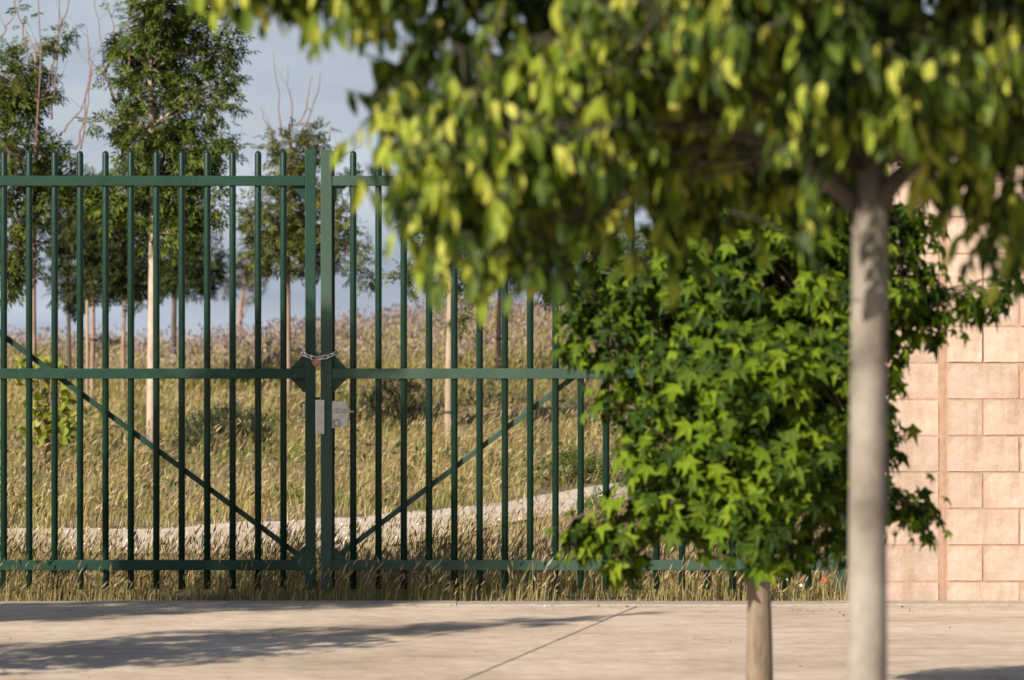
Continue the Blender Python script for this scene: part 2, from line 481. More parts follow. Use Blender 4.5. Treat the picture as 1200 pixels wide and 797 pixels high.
ys = np.concatenate([np.linspace(-60, 23.5, 24), np.linspace(23.6, 24.2, 13), np.linspace(24.4, 100, 220), np.linspace(102, 150, 25), np.geomspace(155, 2500, 24)])
xs = np.concatenate([-np.geomspace(1500, 13, 22), np.linspace(-12.5, 12.5, 120), np.geomspace(13, 1500, 22)])
GX, GY = np.meshgrid(xs, ys)
GZ = terrain(GX, GY)
ny, nx = GX.shape
idx = np.arange(ny * nx).reshape(ny, nx)
q = np.stack([idx[:-1, :-1], idx[:-1, 1:], idx[1:, 1:], idx[1:, :-1]], -1).reshape(-1, 4)
tri = np.concatenate([q[:, [0, 1, 2]], q[:, [0, 2, 3]]])
g = link('ground', mesh_arrays('ground', np.stack([GX, GY, GZ], -1).reshape(-1, 3), tri, [M['soil']], smooth=True))
tag(g, 'dry earth ground rising to a low hill behind the gate', kind='structure')

# gravel path crossing behind the gate
PFX = [-14, -3.85, -2.77, -1.69, -1.18, -0.58, -0.30, 0.84, 4.0, 8.0, 14.0]
PFY = [32.6, 32.9, 33.0, 34.3, 35.3, 36.6, 37.8, 40.8, 47.0, 53.0, 60.0]
PNX = [-14, -3.38, -2.30, -1.17, -0.50, 0.0, 0.78, 4.0, 8.0, 14.0]
PNY = [29.2, 29.4, 29.4, 29.8, 31.6, 34.2, 37.4, 43.4, 48.5, 55.0]
def path_far(X): return np.interp(X, PFX, PFY) + 0.10 * np.sin(np.asarray(X) * 5.1) + 0.06 * np.sin(np.asarray(X) * 11.3)
def path_near(X): return np.interp(X, PNX, PNY) + 0.13 * np.sin(np.asarray(X) * 4.3 + 2) + 0.07 * np.sin(np.asarray(X) * 13.0)
def on_path(X, Y, pad=0.0): return (Y > path_near(X) - pad) & (Y < path_far(X) + pad)
px_ = np.linspace(-13, 13, 180)
tt = np.linspace(-0.03, 1.03, 22)
PX, TT = np.meshgrid(px_, tt)
PY = path_near(PX) + (path_far(PX) - path_near(PX)) * TT
PZ = terrain(PX, PY) + 0.018 + 0.006 * np.sin(PX * 3.0 + PY * 2) * np.sin(PY * 2.2) + 0.01 * np.sin(np.clip(TT, 0, 1) * math.pi)
ny, nx = PX.shape
idx = np.arange(ny * nx).reshape(ny, nx)
q = np.stack([idx[:-1, :-1], idx[:-1, 1:], idx[1:, 1:], idx[1:, :-1]], -1).reshape(-1, 4)
p = link('path', mesh_arrays('path', np.stack([PX, PY, PZ], -1).reshape(-1, 3), np.concatenate([q[:, [0, 1, 2]], q[:, [0, 2, 3]]]), [M['path']], smooth=True))
tag(p, 'pale gravel path crossing the field behind the gate', kind='structure')

# ---------------------------------------------------------------- pavement and kerb
pav = link('pavement', None); tag(pav, 'pale beige concrete pavement in front of the gate', kind='structure')
mb = MB(); mb.box(-26, 26, -12, 23.66, -0.20, -0.010); mb.obj('joint_bed', M['joint'], pav)
SH = 0.174
k = 0
for j, (ya, yb) in enumerate([(17.45, 23.66), (11.2, 17.44), (4.95, 11.19), (-1.3, 4.94)]):
    for i in range(-5, 5):
        x0 = 0.68 + i * 4.0
        mb = MB()
        vs = mb.box(x0 + 0.005, x0 + 4.0 - 0.005, ya, yb, -0.05, 0.0, bevel=0.006)
        for v in vs:
            if v.is_valid: v.co.x += (v.co.y - 23.6) * SH
        mb.obj('concrete_slab', M['pavement'], pav)
kerb = link('kerb', None); tag(kerb, 'grey kerb edging along the back of the pavement', kind='structure')
mbk = MB(); mbk.box(0.001, 0.999, 0, 0.30, -0.12, 0.006, bevel=0.004)
k0 = mbk.obj('kerb_stone', M['kerb'], kerb, (-6.3, 23.67, 0))
for i in range(1, 13):
    o = k0.copy(); COL.objects.link(o); o.location = (-6.3 + i, 23.67 + 0.004 * math.sin(i * 2.3), 0.002 * math.sin(i * 1.7))

# ---------------------------------------------------------------- the gate: two leaves
GY0 = 24.2
gx = lambda px: wx(px, GY0)
gz = lambda py: wz(py, GY0)
PR = 0.0185                                   # picket radius
def picket_mesh():
    z0, z1 = gz(690.5), gz(177)
    prof = [(z0, PR * .6), (z0 + .004, PR), (z1 - .020, PR), (z1 - .010, PR * .86), (z1, PR * .38)]
    V, T = [], []
    n = 14
    for z, r in prof:
        for a in range(n):
            V.append((r * math.cos(2 * math.pi * a / n), r * math.sin(2 * math.pi * a / n), z))
    for i in range(len(prof) - 1):
        for a in range(n):
            b = (a + 1) % n
            T += [(i * n + a, i * n + b, (i + 1) * n + b), (i * n + a, (i + 1) * n + b, (i + 1) * n + a)]
    for a in range(1, n - 1):
        T.append((0, a + 1, a)); o = (len(prof) - 1) * n; T.append((o, o + a, o + a + 1))
    me = mesh_arrays('picket', V, T, [M['paint_dark']], smooth=True)
    return me
PICK = picket_mesh()
RAILS = [(gz(218.0), gz(206.3)), (gz(443.8), gz(431.8)), (gz(668.0), gz(656.0))]

def gate_leaf(label, s0, s1, o0, o1, pickets, mat, side):
    """s0,s1: columns of the meeting stile; o0,o1: of the hinge stile; side: +1 when the leaf runs to larger X from its meeting stile."""
    t = thing('gate_leaf', label, 'gate', (gx((o0 + o1) / 2), GY0, 0), 'leaves of the double gate')
    ox = t.location.x
    def X(px): return gx(px) - ox
    mb = MB(); mb.box(X(s0), X(s1), -0.046 if side > 0 else -0.042, 0.020, gz(691), gz(175.5), bevel=0.004); mb.obj('meeting_stile', mat, t)
    mb = MB(); mb.box(X(o0), X(o1), -0.044, 0.020, gz(691), gz(175.5), bevel=0.004); mb.obj('hinge_stile', mat, t)
    a, b = (X(s1), X(o0)) if side > 0 else (X(o1), X(s0))
    for z0, z1 in RAILS:
        mb = MB(); mb.box(a + .0006, b - .0006, -0.040, 0.0185, z0, z1, bevel=0.0035); mb.obj('rail', mat, t)
    for px in pickets:
        link('picket', PICK, t, (X(px), -0.010, 0))
    # diagonal brace from the foot of the meeting stile to the head of the hinge stile, behind the pickets
    xa, xb = (X(s1), X(o0)) if side > 0 else (X(s0), X(o1))
    za, zb = gz(657), gz(210)
    d = Vector((xb - xa, 0, zb - za)); Ld = d.length; ang = math.atan2(d.z, d.x)
    mb = MB()
    mb.box(0.01, Ld - 0.01, 0.0195, 0.040, -0.015, 0.015, bevel=0.003, M=Matrix.Translation((xa, 0, za)) @ Matrix.Rotation(-ang, 4, 'Y'))
    mb.obj('brace', mat, t)
    # corner plates, set back behind the front of rails and stile
    g = 0.082
    for xs_, dirx in ((X(s1) if side > 0 else X(s0), side), (X(o0) if side > 0 else X(o1), -side)):
        for (z, dz) in ((RAILS[0][0], -1), (RAILS[1][1], 1), (RAILS[1][0], -1), (RAILS[2][1], 1)):
            mb = MB()
            p = [(xs_, z), (xs_ + dirx * g, z), (xs_ + dirx * 0.012, z + dz * g * 0.9), (xs_, z + dz * g * 0.9)]
            if dirx * dz < 0: p = p[::-1]
            mb.prism(p, -0.014, -0.007)
            mb.obj('corner_plate', mat, t)
    for z in (0.42, 2.1):                       # hinge knuckles on the outer stile
        mb = MB(); xo = X(o1) if side > 0 else X(o0)
        mb.tube([(xo + side * .018, -.01, z - .06), (xo + side * .018, -.01, z + .06)], .016, 12)
        mb.box(min(xo, xo + side * .05), max(xo, xo + side * .05), -.016, -.004, z - .02, z + .02)
        mb.obj('hinge', mat, t)
    return t, X

lp = [332.3 - 29.78 * i for i in range(0, 20)]
rp = [414.0 + 29.62 * i for i in range(0, 19)]
leafL, XL = gate_leaf('dark green barred gate leaf with padlock chain, running out past the young trees', 358, 370, -256, -244, lp, M['paint_frame'], -1)
leafR, XR = gate_leaf('paler green barred gate leaf carrying the lever handle, ending beside the block wall', 376.2, 389.2, 978, 990, rp, M['paint_pale'], 1)

# stop strip behind the meeting stile of the leaf with the handle
mb = MB(); mb.box(XR(389.2) + .0005, XR(392.3), 0.006, 0.014, gz(690), gz(177)); mb.obj('stop_strip', M['paint_dark'], leafR)
# lock: keep on the one leaf, case with lever on the other
mb = MB(); mb.box(XL(370) + .0005, XL(380.6), -0.060, -0.050, gz(508.5), gz(468.5), bevel=0.002)
mb.box(XL(370) + .0006, XL(375.5), -0.050, 0.0, gz(507.5), gz(469.5))
keep = mb.obj('lock_keep', M['steel'], leafL)
mb = MB(); mb.tube([(XL(373.2), -0.061, gz(481)), (XL(373.2), -0.0635, gz(481))], 0.007, 10); mb.obj('screw', M['zinc'], keep)
mb = MB(); mb.box(XL(370) + .001, XL(375.3), -0.02, .01, gz(468.3), gz(465.8)); mb.obj('rubber_stop', M['dark_rubber'], keep)
mb = MB(); mb.box(XL(355.2), XL(358) - .0005, -0.02, 0.012, gz(490.5), gz(473.5), bevel=0.002)
mb.tube([(XL(356.5), -.02, gz(489)), (XL(354.5), -.035, gz(491)), (XL(349.2), -.038, gz(496))], .0035, 6); mb.obj('latch_bracket', M['steel'], leafL)
# lock case plate, trapezoid with rounded look
mb = MB()
pl = [(XR(389.2) + .0005, gz(501.5)), (XR(389.2) + .0005, gz(470.2)), (XR(392), gz(469.8)), (XR(404.5), gz(471.8)), (XR(406.8), gz(473.5)), (XR(407.3), gz(476)), (XR(407.3), gz(497)), (XR(406.3), gz(499.2))]
mb.prism(pl, -0.036, -0.002)
case = mb.obj('lock_case', M['steel'], leafR)
mb = MB()
mb.tube([(XR(395), -.037, gz(481.3)), (XR(395), -.046, gz(481.3))], .011, 14)
mb.tube([(XR(395), -.046, gz(481.3)), (XR(395), -.062, gz(481.3)), (XR(396.2), -.070, gz(481.3)), (XR(399), -.072, gz(481.4)), (XR(415), -.072, gz(482.2))], [.006, .006, .0065, .0065, .0052], 10)
mb.obj('lever_handle', M['zinc'], case, smooth=True)
for sxp, syp in ((404.5, 474.5), (404.5, 496.5)):
    mb = MB(); mb.tube([(XR(sxp), -.036, gz(syp)), (XR(sxp), -.0375, gz(syp))], .0045, 10); mb.obj('screw', M['zinc'], case)
mb = MB(); mb.tube([(XR(394.5), -.037, gz(495)), (XR(394.5), -.044, gz(495))], .0085, 14); mb.obj('key_cylinder', M['zinc'], case)
mb = MB(); mb.tube([(XR(395) + .018 * math.cos(a), -.047 - .004 * math.sin(a), gz(496) + .020 * math.sin(a)) for a in np.linspace(0, 2 * math.pi, 19)[:-1]], .0017, 6, True)
mb.obj('key_ring', M['dark_rubber'], case)

# chain round the two meeting stiles, with a padlock
def link_mesh():
    pts = []
    for a in np.linspace(0, 2 * math.pi, 17)[:-1]:
        pts.append((0.0125 * math.cos(a) + (0.008 if math.cos(a) > 0.01 else -0.008 if math.cos(a) < -0.01 else 0), 0, 0.0115 * math.sin(a)))
    V, T = tube_arrays(pts, 0.0040, 6, True)
    return mesh_arrays('link', [tuple(v) for v in V], T, [M['zinc']], smooth=True)
LINK = link_mesh()
def chain_run(parent, pts):
    pts = [Vector(p) for p in pts]
    out = []
    step = 0.029
    d = 0.0
    seg = 0
    pos = pts[0].copy()
    n = 0
    while seg < len(pts) - 1:
        v = pts[seg + 1] - pts[seg]
        Ls = v.length
        while d <= Ls:
            p = pts[seg] + v * (d / Ls)
            o = link('link', LINK, parent)
            dirv = v.normalized()
            qx = Vector((1, 0, 0)).rotation_difference(dirv)
            o.rotation_mode = 'QUATERNION'
            from mathutils import Quaternion
            o.rotation_quaternion = qx @ Quaternion((1, 0, 0), math.radians(35 if n % 2 else 125))
            o.location = p
            n += 1
            d += step
        d -= Ls
        seg += 1
ch = thing('chain', 'short zinc chain looped round the two gate stiles above the middle rail', 'chain', (gx(372), GY0, gz(417)))
cx, cz = ch.location.x, ch.location.z
C = lambda px, y, py: (gx(px) - cx, y, gz(py) - cz)
chain_run(ch, [C(354, 0.03, 414), C(354.5, -0.045, 414.2), C(360, -0.058, 416.5), C(368, -0.062, 419.5)])
chain_run(ch, [C(376, -0.064, 419.5), C(384, -0.062, 418), C(391, -0.055, 414.8), C(394, 0.03, 413.5), C(374, 0.045, 415), C(356, 0.04, 414)])
pk = thing('padlock', 'small brown padlock hanging on the zinc chain between the gate leaves', 'padlock', (gx(371), GY0 - 0.066, gz(424)))
R = Matrix.Rotation(math.radians(-38), 4, 'Y')
mb = MB(); mb.box(-.022, .022, -.010, .010, -.024, .014, bevel=.004, M=R); mb.obj('padlock_body', M['brass'], pk)
mb = MB(); mb.tube([R @ Vector(v) for v in [(-.013, 0, .012), (-.013, 0, .026), (-.007, 0, .036), (.003, 0, .038), (.011, 0, .032), (.013, 0, .022), (.013, 0, .012)]], .0036, 8)
mb.obj('shackle', M['zinc'], pk, smooth=True)

# ---------------------------------------------------------------- block wall and its pier
wall = thing('block_wall', 'high wall of pinkish split faced concrete blocks beside the gate', 'wall', (wx(1104, 24.0), 24.0, 0))
CH = 0.2005; JT = 0.012
def block_mesh(wd, dp, seed, chamfer=0.0):
    r = np.random.default_rng(seed)
    nx_, nz_ = (8, 4) if wd > .3 else (5, 4)
    V, T = [], []
    h = CH - JT
    for j in range(nz_ + 1):
        for i in range(nx_ + 1):
            edge = i in (0, nx_) or j in (0, nz_)
            y = -0.0075 + r.uniform(-.002, .002) if edge else -0.0080 - r.uniform(0, .0028)
            V.append((wd * i / nx_ + (0 if not edge else r.uniform(-.0012, .0012)), y, h * j / nz_ + (0 if not edge else r.uniform(-.0015, .0015))))
    for j in range(nz_):
        for i in range(nx_):
            a = j * (nx_ + 1) + i; b = a + 1; c = a + nx_ + 2; d = a + nx_ + 1
            T += [(a, b, c), (a, c, d)] if (i + j) % 2 else [(a, b, d), (b, c, d)]
    ring = list(range(0, nx_ + 1)) + [(j + 1) * (nx_ + 1) - 1 for j in range(1, nz_ + 1)] + [nz_ * (nx_ + 1) + i for i in range(nx_ - 1, -1, -1)] + [j * (nx_ + 1) for j in range(nz_ - 1, 0, -1)]
    o = len(V)
    for v in ring: V.append((V[v][0], dp, V[v][2]))
    n = len(ring)
    for k in range(n):
        a, b = ring[k], ring[(k + 1) % n]
        T += [(a, o + k, b), (b, o + k, o + (k + 1) % n)]
    for k in range(1, n - 1): T.append((o, o + k + 1, o + k))
    return mesh_arrays('block', V, T, [M['block']])
BW = 0.4028
full = [block_mesh(BW - JT, .18, s) for s in range(7)]
half = [block_mesh(BW / 2 - JT, .18, 20 + s) for s in range(5)]
pierb = [block_mesh(BW - .006, .40, 40 + s) for s in range(5)]
ZB = -0.085
XW = gx(1108.8) - 0.0 - wall.location.x            # where the wall proper starts, beside the pier joint
XW = wx(1109.0, 24.0) - wall.location.x
NC = 14
for c in range(NC):
    z = ZB + c * CH
    x = XW + JT / 2
    kx = 0
    if c % 2 == 1:
        link('block', half[(c * 3) % 5], wall, (x, 0.004 * rng.uniform(-1, 1), z)); x += BW / 2
    while x < XW + 3.6:
        link('block', full[int(rng.integers(7))], wall, (x, 0.004 * rng.uniform(-1, 1), z)); x += BW
        kx += 1
xp0 = wx(1100.2, 24.0) - wall.location.x - BW
for c in range(NC):
    link('block', pierb[int(rng.integers(5))], wall, (xp0 + .003, 0.003 * rng.uniform(-1, 1), ZB + c * CH))
mb = MB(); mb.box(XW - 0.009, XW + 3.8, -0.0025, 0.17, ZB, ZB + NC * CH - .012); mb.box(xp0 + .012, XW - .0095, -0.0035, 0.37, ZB, ZB + NC * CH - .012)
mb.obj('mortar', M['mortar'], wall)
mb = MB()
for c in range(NC):
    mb.box(xp0 + BW - .001, XW + .001, -0.0020 + 0.0005 * (c % 2), 0.16, ZB + c * CH, ZB + (c + 1) * CH - JT)
mb.obj('pier_joint', M['mortar_pale'], wall)

# ---------------------------------------------------------------- leaf shapes
def unit(v): return v / np.maximum(np.linalg.norm(v, axis=-1, keepdims=True), 1e-9)

def tpl_elliptic(L=0.105, Wd=0.046, fold=0.25, curl=0.15):
    # midrib along +y from the stalk, face towards +z
    ts = [0.0, 0.14, 0.36, 0.62, 0.84, 1.0]
    ws = [0.0, 0.62, 1.0, 0.86, 0.42, 0.0]
    V, T = [], []
    for t, w in zip(ts, ws):
        y = L * t; zc = -curl * L * t * t
        V += [(-Wd / 2 * w, y, zc + fold * Wd / 2 * w), (0, y, zc), (Wd / 2 * w, y, zc + fold * Wd / 2 * w)]
    for i in range(len(ts) - 1):
        a = i * 3; b = a + 3
        if i == 0:
            T += [(1, b + 1, b), (1, b + 2, b + 1)]
        elif i == len(ts) - 2:
            T += [(a, a + 1, b + 1), (a + 1, a + 2, b + 1)]
        else:
            T += [(a, a + 1, b), (a + 1, b + 1, b), (a + 1, a + 2, b + 1), (a + 2, b + 2, b + 1)]
    V, T = np.array(V), np.array(T)
    used = np.unique(T); remap = -np.ones(len(V), int); remap[used] = np.arange(len(used))
    return V[used], remap[T]

def tpl_star(R_=0.075, seed=0):
    r = np.random.default_rng(seed)
    # five pointed lobes; stalk at origin, main lobe along +y
    angs = [-118, -84, -58, -27, 0, 27, 58, 84, 118]
    rad = [0.74, 0.40, 0.98, 0.52, 1.16, 0.52, 0.98, 0.40, 0.74]
    c = np.array([0, 0.30 * R_, 0.0])
    V = [(0, 0.10 * R_, 0), tuple(c)]
    for a, q in zip(angs, rad):
        a = math.radians(a + r.uniform(-4, 4)); q *= R_ * r.uniform(.93, 1.07)
        z = -0.34 * R_ * (q / R_) ** 2 * (0.6 + r.uniform(0, .9)) if q > .5 * R_ else 0.05 * R_
        V.append((math.sin(a) * q, c[1] + math.cos(a) * q, z))
    T = []
    n = len(angs)
    for i in range(n - 1): T.append((1, 2 + i + 1, 2 + i))
    T += [(1, 2, 0), (1, 0, 1 + n)]
    # lobes widened: mid points give rounded flanks
    return np.array(V), np.array(T)

def tpl_pinnate(n_pair=3, L=0.16, ll=0.07, lw=0.022, seed=0):
    r = np.random.default_rng(seed)
    V, T = [], []
    def leaflet(base, d, s):
        base = np.array(base); d = np.array(d) / np.linalg.norm(d)
        side = np.cross(d, [0, 0, 1.0]); side /= np.linalg.norm(side)
        o = len(V)
        l = ll * s; w = lw * s
        dz = -0.012
        V.extend([tuple(base), tuple(base + d * l * .42 + side * w / 2 + [0, 0, .004]), tuple(base + d * l * .42 - side * w / 2 + [0, 0, .004]), tuple(base + d * l + [0, 0, dz])])
        T.extend([(o, o + 1, o + 2), (o + 1, o + 3, o + 2)])
    for i in range(n_pair):
        y = L * (0.30 + 0.55 * i / max(n_pair - 1, 1)) * 0.8
        for sgn in (-1, 1):
            leaflet((0, y, 0), (sgn * 1.0, 0.75 + r.uniform(-.1, .25), r.uniform(-.35, .15)), r.uniform(.8, 1.1))
    leaflet((0, L * .78, 0), (0, 1, -.1), 1.1)
    return np.array(V), np.array(T)

def frames(axis, normal):
    """Rotation matrices whose columns are x, y = axis, z = normal made square to the axis."""
    y = unit(axis)
    z = unit(normal - (normal * y).sum(-1, keepdims=True) * y)
    x = np.cross(y, z)
    return np.stack([x, y, z], -1)

def scatter_mesh(name, tpls, which, pos, rot, scale, mats, midx):
    Vs, Ts, Ms = [], [], []
    off = 0
    for k, (tv, ttri) in enumerate(tpls):
        sel = np.where(which == k)[0]
        if not len(sel): continue
        v = np.einsum('nij,vj->nvi', rot[sel] * scale[sel][:, None, None], tv) + pos[sel][:, None, :]
        n, m = v.shape[:2]
        t = ttri[None] + (np.arange(n) * m)[:, None, None] + off
        Vs.append(v.reshape(-1, 3)); Ts.append(t.reshape(-1, 3))
        Ms.append(np.repeat(midx[sel], len(ttri)))
        off += n * m
    return mesh_arrays(name, np.concatenate(Vs), np.concatenate(Ts), mats, np.concatenate(Ms))

def rot_matrix(R3, p, s):
    m = Matrix(((R3[0][0] * s, R3[0][1] * s, R3[0][2] * s, p[0]), (R3[1][0] * s, R3[1][1] * s, R3[1][2] * s, p[1]), (R3[2][0] * s, R3[2][1] * s, R3[2][2] * s, p[2]), (0, 0, 0, 1)))
    return m

# ---------------------------------------------------------------- tree builder
def sample_lumps(lumps, n, shell=0.55, r=None):
    """Points inside a union of ellipsoids, more of them near the surfaces; with the outward direction of the lump each came from."""
    r = r or rng
    L = np.array(lumps, float)
    vol = L[:, 3] * L[:, 4] * L[:, 5]
    wgt = vol ** 0.72
    pick = r.choice(len(L), n, p=wgt / wgt.sum())
    d = unit(r.normal(size=(n, 3)))
    rad = r.uniform(0, 1, n) ** (1 / 3.0)
    rad = shell * (1 - (1 - rad) * 0.5) + (1 - shell) * rad
    rad *= r.uniform(.9, 1.1, n)
    p = L[pick, :3] + d * rad[:, None] * L[pick, 3:6]
    return p, d, pick

def curve(a, b, sag, n=5, wob=0.0, r=None):
    a, b = Vector(a), Vector(b)
    out = []
    for i in range(n):
        t = i / (n - 1)
        p = a.lerp(b, t)
        p.z += sag * 4 * t * (1 - t)
        if wob and 0 < i < n - 1:
            p += Vector(((r or rng).uniform(-wob, wob), (r or rng).uniform(-wob, wob), 0))
        out.append(p)
    return out

def skeleton(wood, trunk, trunk_r, lumps, limb_r=0.022, fork=0.45, r=None, sides=8):
    """Trunk polyline and one limb into every lump; returns the limb polylines."""
    r = r or rng
    wood.add(trunk, trunk_r, max(sides, 10))
    top = Vector(trunk[-1])
    limbs = []
    for l in lumps:
        c = Vector(l[:3])
        # leave the trunk where it is roughly below the lump's centre
        dist = (Vector((c.x, c.y, 0)) - Vector((top.x, top.y, 0))).length
        zt = c.z - fork * dist
        cand = min(range(len(trunk)), key=lambda i: abs(Vector(trunk[i]).z - zt) if Vector(trunk[i]).z >= fork_min(trunk) else 9e9)
        s = Vector(trunk[cand])
        pl = curve(s, c, 0.06 * dist, 6, 0.03 * max(dist, .2), r)
        rr = min(limb_r, trunk_r[cand] * .75 if hasattr(trunk_r, '__len__') else limb_r)
        wood.add(pl, [rr, rr * .85, rr * .7, rr * .55, rr * .42, rr * .25], 6)
        limbs.append(pl)
    return limbs
def fork_min(trunk): return trunk_fork[0]
trunk_fork = [0.0]

def part_leaves(parent, mats, tpls, which, pos, rot, scale, midx, n_max=300, cell=9.0):
    """The leaves that show largest to the camera become objects of their own; returns the mask of the rest."""
    P = pos
    sx = 600 + F * P[:, 0] / P[:, 1]; sy = HOR - F * (P[:, 2] - H) / P[:, 1]
    ok = (sx > -10) & (sx < 1210) & (sy > -10) & (sy < 807)
    best = {}
    for i in np.where(ok)[0]:
        kx = (int(sx[i] // cell), int(sy[i] // cell))
        if kx not in best or P[i, 1] < P[best[kx], 1]: best[kx] = i
    front = np.array(sorted(set(best.values())))
    view = unit(P[front] - np.array([0, 0, H]))
    face = np.abs((rot[front][:, :, 2] * view).sum(-1))
    score = face * scale[front] / P[front, 1]
    sel = front[np.argsort(-score)[:n_max]]
    meshes = {}
    for i in sel:
        key = (int(which[i]), int(midx[i]))
        if key not in meshes:
            meshes[key] = mesh_arrays('leaf', tpls[key[0]][0], tpls[key[0]][1], [mats[key[1]]])
        o = link('leaf', meshes[key], parent)
        o.matrix_local = parent.matrix_world.inverted() @ rot_matrix(rot[i], pos[i], float(scale[i])) if False else rot_matrix(rot[i], pos[i] - np.array(parent.location), float(scale[i]))
    rest = np.ones(len(pos), bool); rest[sel] = False
    return rest

def lump_px(px, py, rx, ry, Y, dy=0.0, ry_depth=None):
    s = F / (Y + dy)
    return (wx(px, Y + dy), Y + dy, wz(py, Y + dy), rx / s, (ry_depth if ry_depth else rx / s), ry / s)

def shift_local(o, loc):
    """Meshes are built in world metres; move them under a thing whose Empty sits at loc."""
    o.location = (-loc[0], -loc[1], -loc[2])

# ------------------------------------------------- nearest tree: smooth grey trunk, hanging leaves
def build_front_tree():
    r = np.random.default_rng(21)
    Y = 11.0
    base = (wx(1017, Y), Y, 0.0)
    t = thing('street_tree', 'young street tree with smooth grey trunk and drooping yellow green oval leaves', 'tree', base)
    lumps = []
    A = lambda px, py, rx, ry, dy=0.0, dep=None: lumps.append(lump_px(px, py, rx, ry, Y, dy, dep))
    A(550, 130, 80, 95, -.2); A(520, 225, 62, 48, -.35); A(610, 235, 62, 42, -.1); A(640, 170, 80, 70, .1); A(515, 60, 55, 60, .2); A(470, 95, 30, 30, -.1)
    A(680, 80, 120, 90, -.1); A(790, 120, 100, 75, .45); A(790, 0, 140, 80, -.5); A(690, 225, 45, 40, .3); A(745, 180, 50, 45, -.1)
    A(900, -10, 110, 75, -.75); A(960, 95, 60, 50, -.6); A(1010, 80, 90, 60, -.7); A(1085, 65, 110, 75, -.5); A(1160, 100, 75, 60, -.3)
    A(1195, 60, 95, 85, .3); A(1185, 215, 28, 60, .35); A(1150, 215, 26, 50, .5); A(1120, 190, 24, 30, .2); A(952, 240, 14, 26, -.30); A(1000, 40, 130, 75, .6); A(1110, 150, 35, 30, -.2)
    A(590, 165, 60, 45, -.45); A(665, 150, 60, 45, -.5); A(735, 125, 55, 40, -.1); A(810, 60, 50, 35, -.1); A(500, 170, 45, 45, -.4); A(620, 270, 40, 28, -.3)
    A(335, -55, 95, 32, -.1); A(420, -45, 65, 36, -.2); A(470, -60, 110, 66, 0); A(268, -28, 16, 16, -.1)
    A(840, 150, 80, 50, .8); A(770, 225, 55, 42, .9); A(880, 195, 60, 45, 1.0); A(960, 170, 60, 40, 1.0)
    for q in [(640, -130, 190, 130, 0), (850, -160, 220, 150, .5), (880, -170, 220, 150, -.6), (1100, -140, 200, 150, .2), (1300, -20, 170, 150, 0), (1010, -330, 240, 150, 0), (1250, -230, 200, 140, .3), (780, -300, 180, 120, 0), (1420, -90, 120, 120, .1), (1340, 110, 110, 90, -.2)]:
        A(*q)
    wood = Tubes()
    zf = wz(232, Y)
    trunk = [(base[0] - .006, Y, -.05), (base[0] - .002, Y, .5), (base[0], Y, 1.0), (base[0] + .004, Y, 1.5), (base[0] + .006, Y, zf - .05), (base[0] + .008, Y, zf + .08), (base[0] + .02, Y, zf + .5), (base[0] + .01, Y, zf + 1.0), (base[0], Y, zf + 1.4)]
    tr = [.056, .0515, .0485, .0465, .0455, .034, .022, .015, .008]
    trunk_fork[0] = zf - .04
    stem = Tubes(); stem.add(trunk[:6], tr[:6], 18)
    limbs = skeleton(wood, trunk[5:], tr[5:], lumps, 0.0065, 0.42, r)
    # the two forks one sees: a long branch up to the one side and a short stout one to the other
    wood.add([(base[0] - .015, Y, zf - .03), (wx(965, Y), Y - .02, wz(205, Y)), (wx(905, Y), Y - .05, wz(172, Y)), (wx(835, Y), Y - .1, wz(138, Y)), (wx(720, Y), Y - .05, wz(85, Y)), (wx(610, Y), Y, wz(60, Y))], [.027, .022, .018, .014, .009, .005], 8)
    wood.add([(base[0] + .012, Y, zf - .04), (wx(1042, Y), Y - .03, wz(218, Y)), (wx(1068, Y), Y - .05, wz(193, Y)), (wx(1100, Y), Y - .1, wz(150, Y)), (wx(1140, Y), Y - .15, wz(95, Y))], [.030, .027, .021, .016, .010], 8)
    ntw = 3500
    p, d, pick = sample_lumps(lumps, ntw, .62, r)
    # twigs: start inside, arch out and hang; leaves alternate along them
    C = np.array(lumps)[pick, :3]
    horiz = unit((p - C) * [1, 1, .2] + r.normal(size=(ntw, 3)) * [.25, .25, .05])
    tw_len = r.uniform(.16, .36, ntw)
    pos, axis, nor, wm = [], [], [], []
    for i in range(ntw):
        st = Vector(p[i]) - Vector(horiz[i]) * tw_len[i] * .55
        pts = [st]
        dv = Vector(horiz[i]) + Vector((0, 0, .12))
        stp = tw_len[i] / 4
        for k in range(4):
            dv = (dv + Vector((0, 0, -.26))).normalized()
            pts.append(pts[-1] + dv * stp)
        wood.add(pts, [.0030, .0026, .0022, .0017, .001], 3)
        lc = limbs[pick[i]]
        if r.random() < .28:
            wood.add(curve(lc[int(r.integers(3, 6))], st, -.01, 3), [.0045, .0035, .0025], 4)
        nl = int(tw_len[i] / .023)
        shade = r.random()
        sidev = Vector((-dv.y, dv.x, 0)).normalized()
        for k in range(nl):
            s = (k + .5) / nl * 4
            a, b = pts[int(s)], pts[min(int(s) + 1, 4)]
            q = a.lerp(b, s - int(s))
            sg = 1 if k % 2 else -1
            ax = sidev * sg * r.uniform(.1, .4) + Vector((0, 0, -1.05)) + (b - a).normalized() * r.uniform(.1, .7) + Vector(tuple(r.normal(size=3) * .22))
            pos.append(q); axis.append(ax)
            o = Vector((p[i] - C[i]))
            n = Vector(horiz[i]) * .6 + Vector((r.normal() * .5 - .2, r.normal() * .5 - .35, .3 + r.normal() * .25))
            nor.append(n)
            wm.append(0 if r.random() < .24 + .55 * (shade > .58) else 1)
